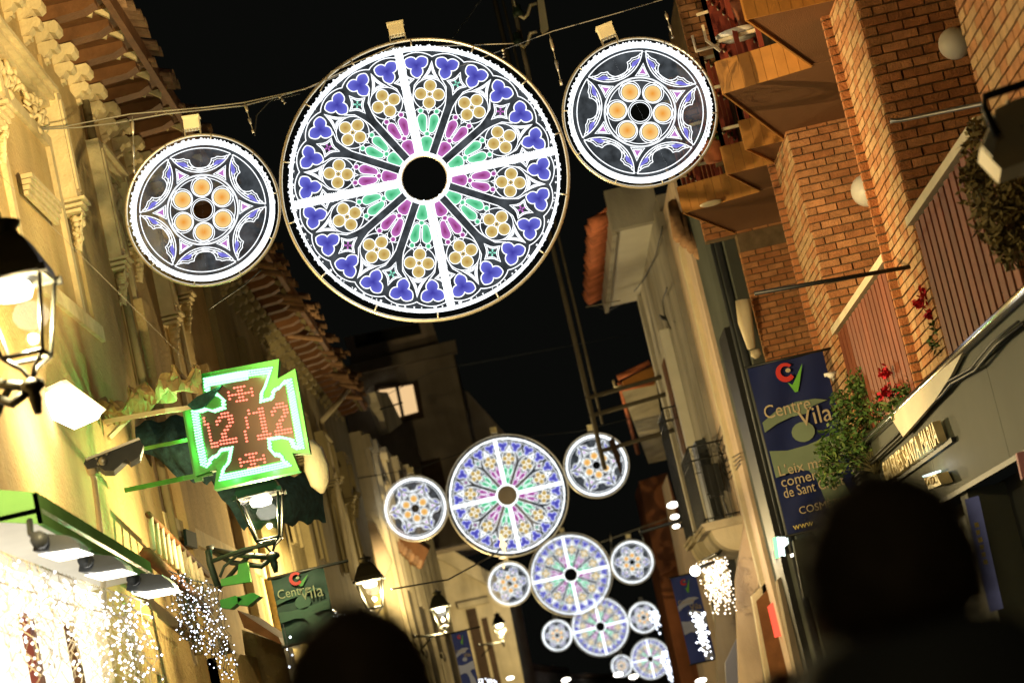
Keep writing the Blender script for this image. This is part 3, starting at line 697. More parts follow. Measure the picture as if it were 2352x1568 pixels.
# house C (ochre, pilasters) and D (street bends right)
Ch = thing('cream_house', 'cream house with tall pilasters and dark shutters behind the third and fourth lanterns', 'building', (-2.6, 60, 0))
b = MB(); b.prism([(-5, 52.3, 0), (-2.95, 52.3, 0), (-2.35, 63, 0), (-5, 63, 0)], (0, 0, 8.6)); b.build('wall', 'plaster3', Ch)
for (y, wd) in ((52.4, .35), (53.6, .25), (55.2, .4), (57.4, .3), (59.6, .4), (62.2, .4)):
    x = -2.95 + (y - 52.3) * .056; b = MB(); b.box(x - .1, x + .10, y, y + wd, 0, 8.5); b.box(x - .1, x + .16, y - .08, y + wd + .08, 8.2, 8.5); b.build('pilaster', 'plaster3', Ch)
for (y0, z0, z1) in ((54.1, 5.2, 7.6), (56.1, 4.9, 7.3), (58.0, 4.9, 7.3), (60.4, 4.9, 7.3), (54.1, 1.2, 3.6), (58.0, 1.2, 3.6)):
    x = -2.95 + (y0 - 52.3) * .056; b = MB(); b.box(x - .05, x + .06, y0, y0 + 1.0, z0, z1); f = b.build('window', 'wooddark', Ch)
    b = MB(); b.box(x - .05, x + .12, y0 - .12, y0, z0 - .1, z1 + .12); b.box(x - .05, x + .12, y0 + 1.0, y0 + 1.12, z0 - .1, z1 + .12); b.box(x - .05, x + .14, y0 - .12, y0 + 1.12, z1, z1 + .14); b.build('frame', 'plaster3', f)
b = MB(); b.prism([P(838, 905, X=-2.95), P(868, 905, X=-2.9), P(905, 975, X=-2.9), P(872, 1000, X=-2.95)], (.25, 0, 0)); b.build('cornice_block', 'plaster3', Ch)
Dh = thing('pedimented_house', 'lower cream house with a sloping pediment and brown doors, behind the second wheel', 'building', (-1.9, 80, 0))
b = MB()
# camera-facing end wall with slope roof
pa = [P(885, 1210, Y=79), P(935, 1200, Y=79), P(1000, 1255, Y=79), P(1110, 1330, Y=79), P(1165, 1365, Y=79), P(1230, 1700, Y=79), P(960, 1700, Y=79)]
b.prism(pa, (.3, 8, 0)); b.build('wall', 'plaster3', Dh)
b = MB(); b.prism([P(905, 1225, Y=78.5), P(925, 1195, Y=78.5), P(1178, 1345, Y=78.5), P(1172, 1372, Y=78.5)], (0, .5, 0)); b.build('sloping_cornice', 'plaster3', Dh)
for (a_, c_, mm) in (((1070, 1400), (1092, 1395), 0), ((1105, 1420), (1118, 1416), 0)):
    b = MB(); b.prism([P(a_[0], a_[1], Y=78.9), P(c_[0], c_[1], Y=78.9), P(c_[0] + 38, c_[1] + 170, Y=78.9), P(a_[0] + 38, a_[1] + 172, Y=78.9)], (0, .08, 0)); b.build('door', 'wooddark', Dh)
b = MB(); b.prism([P(1050, 1385, Y=78.7), P(1120, 1370, Y=78.7), P(1124, 1382, Y=78.7), P(1054, 1398, Y=78.7)], (0, .3, 0)); b.build('lintel', 'plaster3', Dh)
# broken tile roof patch
Rf = thing('tiled_lean_to_roof', 'ragged brown tiled roof slope hanging left of the second row rosette', 'roof', P(900, 1230, Y=50))
b = MB(); b.prism([P(872, 1215, Y=54), P(905, 1205, Y=54), P(985, 1262, Y=54), P(968, 1306, Y=54), P(950, 1290, Y=54), P(944, 1300, Y=54), P(925, 1266, Y=54), P(915, 1272, Y=54), P(898, 1240, Y=54)], (0, 1.5, .2)); b.build('roof_slope', 'wood', Rf)
for k in range(9):
    p = P(893 + 8.5 * k, 1244 + 7.3 * k, Y=53.9); b = MB(); b.tube([p, p + Vector((.16 + .03 * (k % 3), .4, .40))], .06 + .01 * (k % 2), 7); b.build('roof_tile', 'tile', Rf)
# pale banner-like panel above it
b = MB(); b.prism([P(793, 1203, Y=51.9), P(862, 1200, Y=51.9), P(900, 1290, Y=51.9), P(840, 1400, Y=51.9), P(800, 1400, Y=51.9)], (0, .3, 0)); b.build('end_wall', 'plasterpink', None, 'pale pinkish end wall showing between the olive house and the third lantern', 'wall')
# far bend
for i, (pts, h, m, lab) in enumerate((
    (((-2.3, 81), (-2.1, 84), (-1.7, 104), (-5, 104), (-5, 81)), 4.6, 'darkbld', 'low unlit house on the left where the street bends, below the third row'),
    (((-1.7, 104.3), (.6, 140), (-4, 140), (-4, 104.3)), 4.2, 'plasterpink', 'dim house on the left beyond the bend, behind the fourth row'),
    (((.6, 140.3), (4.6, 189), (-2, 189), (-2, 140.3)), 3.9, 'darkbld', 'farthest dim house on the left of the street'),
    (((4.5, 190), (14, 190), (14, 196), (4.5, 196)), 5, 'darkbld', 'dark house closing the far end of the street'))):
    o = thing('far_house', lab, 'building', (pts[0][0], pts[0][1], 0)); b = MB(); b.prism([(p[0], p[1], 0) for p in pts], (0, 0, h)); b.build('wall', m, o)
    b = MB(); b.prism([(p[0] + (.25 if j < 3 else 0), p[1], h) for j, p in enumerate(pts)], (0, 0, .25)); b.build('roof', 'tile', o)
    for q in range(3):
        t = .2 + .28 * q; x = pts[0][0] + (pts[1][0] - pts[0][0]) * t; y = pts[0][1] + (pts[1][1] - pts[0][1]) * t
        b = MB(); b.box(x - .1, x + .08, y, y + 1.4, 1.8, 3.3); b.build('window', 'wooddark' if (q + i) % 2 else 'winglow', o)
# dark tower with the lit window
T = thing('dark_tower_house', 'tall unlit house with one lit window rising over the left roofs', 'building', (-2.6, 75, 0))
yT = 76.0
b = MB(); b.prism([P(770, 845, Y=yT), P(1035, 785, Y=yT), P(1130, 1230, Y=yT), P(870, 1290, Y=yT)], (0, 6, 0)); b.build('wall', 'darkbld', T)
b = MB(); b.prism([P(760, 848, Y=yT - .4), P(1045, 780, Y=yT - .4), P(1050, 806, Y=yT - .4), P(765, 872, Y=yT - .4)], (0, .6, 0)); b.build('cornice', 'darkbld', T)
b = MB(); b.prism([P(790, 775, Y=yT + 1), P(990, 735, Y=yT + 1), P(1012, 800, Y=yT + 1), P(808, 845, Y=yT + 1)], (0, 4, 0)); b.build('penthouse', 'plasterpink', T)
b = MB(); b.prism([P(812, 772, Y=yT + .8), P(962, 742, Y=yT + .8), P(968, 764, Y=yT + .8), P(818, 796, Y=yT + .8)], (0, .3, 0)); b.build('penthouse_opening', 'black', T)
wq = [P(870, 896, Y=yT - .15), P(948, 883, Y=yT - .15), P(960, 945, Y=yT - .15), P(903, 961, Y=yT - .15), P(888, 940, Y=yT - .15)]
f = MB(); f.prism([P(864, 890, Y=yT - .12), P(960, 873, Y=yT - .12), P(974, 958, Y=yT - .12), P(880, 975, Y=yT - .12)], (0, .08, 0)); fr = f.build('window', 'wooddark', T)
b = MB(); b.prism(wq, (0, .02, 0)); b.build('pane', 'winglow', fr)
b = MB(); b.prism([P(907, 886, Y=yT - .22), P(915, 885, Y=yT - .22), P(929, 955, Y=yT - .22), P(922, 957, Y=yT - .22)], (0, .05, 0)); b.build('mullion', 'black', fr)
b = MB(); b.ball(P(877, 911, Y=yT - .35), .14, 0, 10, 6, (1, .3, .7)); b.build('ceiling_lamp', 'winlamp', fr)
b = MB(); b.prism([P(1035, 875, Y=yT + 3), P(1075, 900, Y=yT + 3), P(1200, 1040, Y=yT + 3), P(1240, 1250, Y=yT + 3), P(1100, 1250, Y=yT + 3)], (0, 4, 0)); b.build('stair_wing', 'darkbld', T)
b = MB(); b.prism([P(965, 1060, Y=yT - .1), P(1010, 1050, Y=yT - .1), P(1030, 1140, Y=yT - .1), P(985, 1150, Y=yT - .1)], (0, .12, 0)); b.build('window', 'wooddark', T)
wire('antenna_rod', [P(872, 940, Y=50), P(925, 924, Y=50)], .018, 'short dark rod poking across the lit window', 'black', cat='rod')
# chimney-like dark mass left below the eave
# ------------------------------------------------------------------ street lanterns
def lantern(loc, s, lab, power, arm=None, curved=False, rz=0.0):
    root = thing('wall_lantern', lab, 'street lamp', loc, 'black wall lanterns along the left facades')
    L_ = Vector(loc)
    def q4(hw, z): return [L_ + Vector((a * hw * s, c * hw * s, z * s)) for a, c in ((-1, -1), (1, -1), (1, 1), (-1, 1))]
    b = MB()
    lo, hi = q4(.105, 0), q4(.185, .40)
    for i in range(4): b.tube([lo[i], hi[i]], .012 * s, 5)
    for qd, r in ((lo, .014), (hi, .014)):
        b.tube(qd, r * s, 5, 0, True)
    b.build('lantern_frame', 'black', root)
    b = MB()
    vs = q4(.20, .40) + q4(.185, .46) + q4(.12, .60) + q4(.075, .65)
    b.add(vs, [(4 * k + i, 4 * k + (i + 1) % 4, 4 * k + 4 + (i + 1) % 4, 4 * k + 4 + i) for k in range(3) for i in range(4)] + [(0, 1, 2, 3), (12, 13, 14, 15)], 0)
    b.lathe([(.085 * s, .64 * s), (.075 * s, .675 * s), (.10 * s, .70 * s), (.105 * s, .715 * s), (.05 * s, .735 * s), (.012 * s, .745 * s), (.010 * s, .78 * s)], L_, 12)
    for i in range(4): b.box(*[v for ax in range(3) for v in (q4(.20, .40)[i][ax] - .02 * s, q4(.20, .40)[i][ax] + .02 * s)])
    b.build('lantern_cap', 'black', root)
    for i in range(4):
        b = MB(); b.add([lo[i], lo[(i + 1) % 4], hi[(i + 1) % 4], hi[i]], [(0, 1, 2, 3)]); b.build('glass_pane', 'lglass', root)
    b = MB(); b.lathe([(.02 * s, .30 * s), (.085 * s, .31 * s), (.10 * s, .345 * s), (.085 * s, .385 * s), (.03 * s, .392 * s)], L_, 12, 0, None); b.build('lamp_bulb', 'lampglow', root)
    b = MB()
    for i in range(4): b.tube([lo[i], L_ + Vector((0, 0, -.09 * s)).lerp(lo[i] - L_, .35), L_ + Vector((0, 0, -.13 * s))], .011 * s, 5)
    b.lathe([(.02 * s, -.30 * s), (.035 * s, -.22 * s), (.03 * s, -.19 * s), (.065 * s, -.165 * s), (.06 * s, -.13 * s), (.02 * s, -.11 * s)], L_, 10)
    b.build('cradle', 'black', root)
    if arm is not None:
        b = MB(); w0 = L_ + Vector((0, 0, -.16 * s)); w1 = Vector(arm)
        if curved:
            b.tube([w0, w0 + Vector((-.12, 0, -.06)), w1.lerp(w0, .3) + Vector((0, 0, -.1)), w1], .025 * s, 7)
        b.tube([w0, w0.lerp(w1, .5) + Vector((0, 0, -.015)), w1], .028 * s, 7)
        b.tube([w0.lerp(w1, .35), w0.lerp(w1, .6) + Vector((0, 0, -.12 * s)), w1 + Vector((0, 0, -.35 * s))], .02 * s, 6)
        b.lathe([(.04 * s, -.03), (.04 * s, .04)], w1, 8)
        b.build('wall_arm', 'black', root)
    plamp('lantern_light', L_ + Vector((0, 0, .20 * s)), power, WARM, root, .025)
    return root
l1 = P(62, 820, Y=12.2)
lantern(l1, 1.0, 'large black lantern at the left edge, in front of the glowing facade', 550, P(-60, 862, Y=12.4), True)
lantern(P(618, 1238, Y=22.4), 1.05, 'lit lantern on a scrolled bracket just below the green pharmacy cross', 300, P(484, 1262, Y=22.5), True)
lantern(P(862, 1396, Y=34), 1.0, 'black hatted lantern third along the left side, cable tied to its post', 1500, P(795, 1436, Y=34.2))
lantern(P(1020, 1437, Y=50), 1.0, 'black hatted lantern fourth along the left side, beside brown shutters', 1100, P(950, 1462, Y=50))
lantern(P(1153, 1462, Y=74), 1.0, 'smallest black lantern, fifth on the left, before the pedimented house', 900, P(1100, 1480, Y=74))
# wall washer box on the yellow facade
W_ = thing('wall_flood_lamp', 'blazing white box lamp on the yellow facade right of the large lantern', 'lamp', P(180, 920, Y=19.5))
b = MB(); b.prism([P(128, 905, Y=19.3), P(148, 882, Y=19.3), P(236, 943, Y=19.3), P(226, 962, Y=19.3), P(132, 918, Y=19.3)], (-.25, .25, 0)); b.build('lens', 'lampglow2', W_)
b = MB(); b.prism([P(140, 874, Y=19.35), P(152, 872, Y=19.35), P(244, 940, Y=19.35), P(236, 948, Y=19.35)], (-.3, .3, 0)); b.build('housing', 'cream', W_)
plamp('flood_light_glow', P(228, 950, X=-2.98), 130, (1, .78, .42), W_, .05)
# black flood projector below it
Pj = thing('flood_projector', 'black hooded flood projector on an arm left of the cross bracket', 'lamp', P(250, 1040, Y=18))
q = [P(x, y, Y=18) for x, y in ((192, 1063), (200, 1050), (318, 1008), (330, 1022), (322, 1048), (300, 1060), (292, 1052), (262, 1080), (240, 1080), (226, 1070), (200, 1076))]
b = MB(); b.prism(q, (-.05, .3, 0)); b.build('housing', 'dark', Pj)
b = MB(); b.prism([P(196, 1052, Y=17.95), P(318, 1004, Y=17.95), P(322, 1009, Y=17.95), P(198, 1057, Y=17.95)], (-.05, .38, 0)); b.build('hood', 'steel', Pj)
spot('added_brick_beam', P(334, 1000, Y=17.85), (3.6, 24.5, 5.9), 2700, (1, .70, .33), Pj, .03, 78, .7)  # beam added to light the brick block opposite
for (x, y, r) in ((236, 1058, .035), (246, 1042, .012), (222, 1052, .012), (226, 1064, .012)):
    b = MB(); b.ball(P(x, y, Y=17.97), r * 1.0, 0, 8, 5); b.build('bolt', 'steel', Pj)
b = MB(); b.tube([P(205, 1066, Y=18.05), P(212, 1085, Y=18.1)], .04, 8); b.tube([P(210, 1085, Y=18.1), P(216, 1100, Y=18.4), P(232, 1230, Y=18.4), P(240, 1400, Y=18.4)], .025, 6); b.build('mounting_arm', 'cream', Pj)
# ------------------------------------------------------------------ pharmacy cross
YC = 21.0
def cl(x, y): return P(x, y, Y=YC)
Xc = thing('pharmacy_cross', 'green LED pharmacy cross showing 12/12 in red on a wall bracket', 'sign', cl(570, 1110))
c0 = cl(573, 978); ux, uz = Vector((1, 0, -.03)), Vector((.03, 0, 1))
def cx(a, c, dy=0): return c0 + ux * a + uz * c + Vector((0, dy, 0))
def cp(x, y, dy=0): return P(398.3 + .2117 * x, 796.6 + .2117 * y, Y=YC + dy)
outl = [(305, 290), (1145, 130), (1128, 345), (1320, 235), (1482, 1150), (1290, 1150), (1368, 1340), (440, 1545), (470, 1320), (240, 1400), (120, 690), (330, 640)]
b = MB(); b.prism([cp(x, y) for x, y in outl], (0, .17, 0)); b.build('cross_body', 'plate', Xc)
path = [(335, 345), (700, 275), (1065, 225), (1030, 330), (1000, 420), (965, 480), (960, 575), (1080, 545), (1100, 455), (1170, 420), (1210, 365), (1275, 350), (1300, 480), (1410, 1095), (1340, 1105), (1300, 1010), (1180, 985), (1050, 1010), (1060, 1120), (1110, 1180), (1180, 1190), (1215, 1260), (1268, 1285), (900, 1365), (505, 1445), (530, 1340), (590, 1270), (620, 1110), (500, 1130), (460, 1195), (390, 1220), (360, 1300), (305, 1275), (260, 1050), (205, 695), (270, 690), (330, 665), (420, 690), (535, 650), (530, 560), (470, 505), (350, 470)]
gx, gy = 815, 830
led = MB()
def dots(mb, pts, step, r):
    n = len(pts)
    for i in range(n):
        a, c = pts[i], pts[(i + 1) % n]; L = (c - a).length; k = max(1, int(L / step))
        for j in range(k):
            p = a.lerp(c, j / k); mb.lathe([(.002, -r), (r * .8, -r * .55), (r, 0), (r * .8, r * .55), (.002, r)], p, 6, 0, Matrix.Diagonal((1.25, .6, .8)))
for q in (1.0, .955, .91): dots(led, [cp(gx + (x - gx) * q, gy + (y - gy) * q, -.02) for x, y in path], .023, .0115)
for k in range(28):
    for j in range(4): led.lathe([(.002, -.010), (.012, 0), (.002, .010)], cp(345 + k * 17, 352 - k * 3 + j * 24, -.02), 6)
o = led.build('green_led_border', 'ledgreen', Xc); o['kind'] = 'stuff'
b = MB(); b.prism([cp(gx + (x - gx) * .86, gy + (y - gy) * .86, -.008) for x, y in path], (0, .006, 0)); b.build('cross_face', 'platec', Xc)
GL = {'2': ['..###.', '.#####', '##..##', '#...##', '...##.', '..##..', '.##...', '.##...', '######', '######'],
      'l': ['#..', '#..', '##.', '.#.', '.#.', '.#.', '.#.', '.#.', '.###', '.###'],
      '1': ['..##.', '####.', '..##.', '..##.', '..##.', '..##.', '..##.', '..##.', '#####', '#####'],
      '/': ['..#', '..#', '.#.', '.#.', '.#.', '.#.', '#..', '#..', '#..', '#..'],
      'X': ['..####..', '#..##..#', '########', '#..##..#', '..####..']}
def glyph(ch, x0, y0, dx, dy, name='led_digit'):
    mb = MB()
    for r, row in enumerate(GL[ch]):
        for c_, v in enumerate(row):
            if v == '#': mb.lathe([(.002, -.0085), (.0095, -.003), (.0095, .003), (.002, .0085)], cp(x0 + c_ * dx * .985 + r * dy * .19, y0 - c_ * dx * .16 + r * dy * .98, -.02), 6, 0, Matrix.Diagonal((1.25, .6, 1)))
    mb.build(name, 'ledred', Xc)
glyph('l', 330, 770, 30, 36); glyph('2', 455, 735, 34, 36); glyph('/', 735, 700, 40, 36.5); glyph('1', 865, 680, 33, 36); glyph('2', 1055, 630, 33, 36)
glyph('X', 590, 455, 36, 37, 'led_emblem'); glyph('X', 715, 1180, 37, 37, 'led_emblem')
b = MB(); b.tube([cx(-.47, .27, .08), cl(380, 940) + Vector((0, .08, 0)), P(243, 968, X=-3.45)], .03, 4); b.build('bracket_arm', 'cream', Xc)
b = MB(); b.tube([P(300, 955, X=-3.3), P(250, 1005, X=-3.5)], .028, 4); b.build('bracket_brace', 'cream', Xc)
b = MB(); b.tube([cx(-.40, -.33, .08), cl(420, 1095) + Vector((0, .1, 0)), P(290, 1125, X=-3.4)], .03, 4); b.tube([cx(-.52, .0, .1), P(330, 1030, Y=22)], .022, 4); b.tube([cx(-.53, .25, .1), cx(-.53, -.38, .1)], .05, 4); b.build('lower_bracket', 'plate', Xc)
for (a_, c_, w_, cc) in ((-.2, .42, 1, 0), (.2, .42, 1, 0), (.42, .2, .9, 0), (.42, -.2, 1, 0), (.15, -.43, 1, 0), (-.2, -.43, 1, 0), (-.44, -.15, 1, 0), (-.44, .15, .9, 0), (.0, .28, .10, 1), (-.2, 0, .10, 1), (.15, 0, .10, 1), (0, -.28, .10, 1)):
    plamp('led_glow', cx(a_, c_, -.07), w_ * (2.2 if cc == 0 else 1), ((.15, 1, .28), (1, .22, .06))[cc], Xc, .008)
plamp('led_glow', cx(.05, -.62, .3), 30, (.2, 1, .4), Xc, .02); plamp('led_glow', cx(-.62, .1, .2), 16, (.2, 1, .3), Xc, .02)
# crumpled cloth on the bracket
b = MB(); rnd = random.Random(4); nx, ny = 34, 8; vs = []
for i in range(nx):
    t = i / (nx - 1); base = P(238, 985, Y=22.2).lerp(P(470, 885, Y=20.9), t)
    for j in range(ny):
        u = j / (ny - 1); hgt = .17 + .07 * math.sin(t * 19) + .05 * math.sin(t * 41)
        vs.append(base + Vector((.03 * math.sin(t * 30 + j), -.25 * math.sin(u * math.pi) + .05 * math.sin(t * 37 + j * 2), hgt * math.sin(u * math.pi * .5) + .03 * math.sin(t * 26 + 3 * j))))
b.add(vs, [(i * ny + j, (i + 1) * ny + j, (i + 1) * ny + j + 1, i * ny + j + 1) for i in range(nx - 1) for j in range(ny - 1)], 0, False)
b.build('crumpled_cloth', 'tarp', None, 'crumpled dusty cloth lying along the cross bracket', 'cloth')
b = MB(); b.prism([cl(432, 932), cl(455, 912), cl(512, 886), cl(492, 912), cl(468, 938), cl(446, 944)], (0, -.06, 0)); b.build('torn_net_corner', 'netm', None, 'torn dark teal flap over the left corner of the green cross', 'net')
# debris nets sagging behind the cross
def net(name, corners, label, sag, n=22, back=.5):
    b = MB(); vs = []
    a, c, d, e = [Vector(v) for v in corners]
    for i in range(n):
        for j in range(n):
            s, t = i / (n - 1), j / (n - 1)
            p = a.lerp(c, s).lerp(e.lerp(d, s), t); k = math.sin(math.pi * s) * math.sin(math.pi * t)
            p = p + Vector((0, -back * k, -sag * k)) + Vector((0, 0, .03 * math.sin(s * 31 + t * 12)))
            vs.append(p)
    b.add(vs, [(i * n + j, (i + 1) * n + j, (i + 1) * n + j + 1, i * n + j + 1) for i in range(n - 1) for j in range(n - 1)], 0, True)
    return b.build(name, 'netm', None, label, 'net')
net('debris_net', (P(262, 985, Y=24), P(560, 925, Y=24.5), P(560, 1120, Y=24.5), P(420, 1100, Y=24)), 'dark teal debris net stretched behind the left half of the cross', .05)
net('debris_net', (P(470, 1085, Y=24.5), P(735, 1090, Y=26), P(748, 1195, Y=26), P(560, 1215, Y=24.5)), 'dark teal net bundle sagging below the cross and behind the second lantern', .12)
b = MB()
b.lathe([(.02, -.16), (.10, -.10), (.13, 0), (.10, .12), (.03, .18)], P(728, 1075, Y=24), 10, 0, Matrix.Diagonal((1, 1, 1.6))); b.build('rolled_awning', 'plaster3', None, 'pale rolled awning end just right of the cross', 'awning')
# ------------------------------------------------------------------ shop canopy, floods, icicle lights
Cn = thing('shop_canopy', 'flat shop canopy with a pale fascia lit green, lower left', 'canopy', P(200, 1200, X=-2.8))
ca, cb_ = P(-40, 1075, X=-2.75), P(345, 1302, X=-2.85)
za = 3.52
f0 = Vector((-2.78, 13.3, za)); f1 = Vector((-2.92, 19.2, za - .03))
f0 = P(85, 1130, X=-2.72); f1 = P(345, 1290, X=-2.95); f0n = f0 + (f0 - f1) * .02
b = MB(); b.prism([f0, f1, f1 + Vector((0, 0, -.17)), f0 + Vector((0, 0, -.19))], (-.03, 0, 0)); b.prism([P(-60, 1120, Y=f0.y), P(85, 1130, Y=f0.y) , P(85, 1130, Y=f0.y) + Vector((0, 0, -.19)), P(-60, 1120, Y=f0.y) + Vector((0, 0, -.2))], (0, .03, 0)); b.build('fascia', 'greenlit', Cn)
b = MB(); b.prism([f0 + Vector((0, 0, -.12)), f1 + Vector((0, 0, -.12)), Vector((-3.55, f1.y, f1.z - .12)), Vector((-3.55, f0.y, f0.z - .12))], (0, 0, .03)); b.build('underside', 'white', Cn)
for k, (x, y) in enumerate(((130, 1255), (235, 1302), (345, 1345))):
    Yk = (13.6, 16.0, 18.4)[k]; s = 1.0 * Yk / 13.6 * (1, .95, .9)[k]
    fl = thing('shop_floodlight', ('shop floodlight nearest the left edge under the canopy', 'middle shop floodlight under the canopy', 'farthest shop floodlight at the end of the canopy')[k], 'lamp', P(x, y, Y=Yk), 'floodlights under the shop canopy')
    def F(dx, dy, d=0): return P(x + dx, y + dy, Y=Yk + d)
    b = MB(); b.prism([F(-55, 10), F(-52, -12), F(-20, -30), F(25, -26), F(48, -8), F(58, 8), F(30, 14)], (0, .28, 0)); b.build('housing', 'dark', fl)
    b = MB(); b.prism([F(-42, 18, -.03), F(46, 4, -.03), F(62, 9, -.03), F(-20, 25, -.03)], (0, .3, 0)); b.build('lens', 'lampglow2', fl)
    b = MB(); b.lathe([(.05, -.02), (.05, .04)], F(-38, -16, -.05), 10, 0, Matrix.Rotation(R_(90), 3, 'X')); b.tube([F(-38, -16), F(-60, -30, .1), F(-62, -60, .2)], .02, 6); b.build('yoke', 'dark', fl)
    spot('floodlight_beam', F(0, 30, .1), F(-15, 130, .6), 14, (1, .93, .8), fl, .08, 120)
# lit shop front: wall, panes, door frames
Sf = thing('lit_shop_front', 'glowing white and yellow shop front with brown red frames under the canopy', 'shop', P(150, 1450, X=-3.5))
b = MB(); b.box(-3.6, -3.50, 12.5, 19.4, .6, 3.3); b.build('lit_window', 'shopglow', Sf)
for k, y in enumerate((13.4, 15.2, 16.6, 18.1, 19.3)):
    b = MB(); b.box(-3.50, -3.44, y, y + (.14, .1, .2, .12, .16)[k], .6, 3.2); b.build('window_frame', ('cream', 'brickb', 'redpaint', 'wood', 'cream')[k], Sf)
b = MB(); b.box(-3.50, -3.38, 12.5, 19.4, 3.05, 3.3); b.build('lit_header', 'shopglow2', Sf)
def icicles(label, x0, y0, x1, y1, Yd0, Yd1, rows, drop, m, r, seed, n, wm='cream', jit=.03, name='icicle_light_curtain', shape=None):
    rnd = random.Random(seed); a, c = P(x0, y0, Y=Yd0), P(x1, y1, Y=Yd1)
    root = thing(name, label, 'fairy lights', a)
    wb = MB(); bb = MB()
    wb.tube([a, a.lerp(c, .5) + Vector((0, 0, -.02)), c], .006, 4)
    for i in range(rows):
        t = (i + rnd.random() * .5) / rows; p = a.lerp(c, t); L = drop * rnd.uniform(.45, 1.0)
        if shape: L = drop * shape(t) * rnd.uniform(.85, 1.05)
        pts = [p]; k = max(2, int(n / rows))
        for j in range(k): pts.append(p + Vector((rnd.uniform(-jit, jit), rnd.uniform(-jit, jit), -L * (j + 1) / k)))
        wb.tube(pts, .0032, 3)
        for q_ in pts[1:]:
            s = r * rnd.uniform(.7, 1.25); dr = Vector((rnd.uniform(-.04, .04), rnd.uniform(-.03, .03), rnd.uniform(-.03, .03)))
            wb.tube([q_, q_ + dr], .003, 3); bb.lathe([(.001, -s), (s, 0), (.001, s)], q_ + dr, 6)
    wb.build('wire', wm, root); o = bb.build('bulbs', m, root); o['kind'] = 'stuff'
    return root
icicles('dense blazing icicle lights along the lit shop front, nearest the left edge', -30, 1255, 330, 1380, 13.2, 18.8, 44, .75, 'bulb', .009, 3, 420, jit=.06)
icicles('white icicle lights hanging lower in front of the shop window', -20, 1330, 300, 1420, 13.6, 18.2, 22, 1.0, 'bulbw', .010, 5, 240, jit=.07)
icicles('bluish curtain of pin point bulbs beyond the shop canopy', 388, 1310, 500, 1345, 21.5, 23.2, 26, .98, 'bulb', .0072, 9, 330, 'dark', .05, shape=lambda t: .62 + .38 * t)
icicles('small cluster of bluish bulbs beside the left head', 752, 1392, 800, 1420, 33, 34, 8, .35, 'bulb', .014, 19, 40, 'dark', .05)
icicles('two bluish bulbs on a short string above the left head', 650, 1432, 664, 1500, 23, 23, 2, .3, 'bulb', .016, 29, 4, 'dark', .01)
# teal wall lamp cluster
tl_ = thing('green_tinted_wall_spots', 'pair of green tinted spotlights on the wall below the second lantern', 'lamp', P(560, 1380, Y=22))
for i, (x, y) in enumerate(((535, 1385), (575, 1378))):
    b = MB(); b.prism([P(x - 30, y - 8, Y=22), P(x + 5, y - 18, Y=22), P(x + 22, y - 10, Y=22), P(x - 5, y + 12, Y=22), P(x - 28, y + 10, Y=22)], (0, .25, 0)); b.build('spot_housing', 'plate', tl_)
b = MB(); b.prism([P(548, 1295, Y=22.3), P(568, 1290, Y=22.3), P(576, 1335, Y=22.3), P(508, 1345, Y=22.3), P(506, 1330, Y=22.3), P(545, 1318, Y=22.3)], (0, .1, 0)); b.build('bracket_plate', 'greenlit', tl_)
# ledge + rubble niche below
b = MB(); b.prism([P(545, 1400, Y=26), P(640, 1462, Y=26), P(648, 1480, Y=26), P(560, 1440, Y=26)], (0, 2, 0)); b.build('door_canopy', 'wood', None, 'brown sloping door canopy low on the left', 'canopy')
b = MB(); b.prism([P(555, 1445, Y=28), P(650, 1478, Y=28), P(700, 1700, Y=28), P(590, 1700, Y=28)], (0, 1, 0)); b.build('stucco_porch', 'plaster2', None, 'mottled olive stucco porch below the brown canopy', 'porch')
b = MB(); b.box(-3.6, -3.3, 26, 33, 0, 3.0); b.build('ground_floor_bay', 'plaster', None, 'plain ochre ground floor bay beyond the shop, behind the blue bulbs', 'wall')
b = MB(); b.tube([P(478, 1262, Y=20.2), P(482, 1292, Y=20.2), P(500, 1345, Y=20.2)], .03, 6); b.tube([P(482, 1290, Y=20.2), P(560, 1262, Y=20.1), P(632, 1245, Y=20)], .018, 6); b.tube([P(505, 1325, Y=20.2), P(515, 1300, Y=20.2), P(545, 1275, Y=20.2), P(580, 1262, Y=20.2)], .014, 6); b.build('lamp_bracket', 'darkgreen', None, 'dark scrolled iron bracket under the second lantern', 'bracket')
plamp('shop_interior_light', Vector((-3.0, 15.5, 2.4)), 14, (1, .9, .7), Sf, .25)
# ------------------------------------------------------------------ RIGHT SIDE
def slab(name, pts, Y, dep, m, parent=None, label=None, cat=None, group=None, dx=0):
    b = MB(); b.prism([P(x, y, Y=Y) for x, y in pts], (dx, dep, 0)); return b.build(name, m, parent, label, cat, group)
XP = 3.6; ZT, ZS = 3.45, 6.88
Bk = thing('brick_apartment_block', 'orange brick block with projecting piers, brown soffits and saw-tooth balconies on the right', 'building', (XP, 23, 0))
core = MB()
H_ = 10.6
piers = [(10.5, 15.6), (19.0, 20.4), (24.5, 26.0), (31.3, 33.5)]
XB = 4.75
for a, c in piers: core.box(XP + .02, XB, a + .02, c - .02, ZT - .1, H_)
core.box(XB, XB + .4, 10.5, 33, ZT - .1, H_)
core.build('mortar_wall', 'mortar', Bk)
BH, BJ, BL = .065, .016, .215
bm_ = {}
def brick_mesh(L, kind, m):
    key = (round(L, 3), kind, m)
    if key not in bm_:
        b = MB()
        if kind == 'x': b.box(-.012, .05, 0, L, 0, BH)      # face towards the street
        else: b.box(0, L, -.012, .05, 0, BH)                # face towards the camera
        bm_[key] = b
    return bm_[key]
bricks = []
rb = random.Random(11)
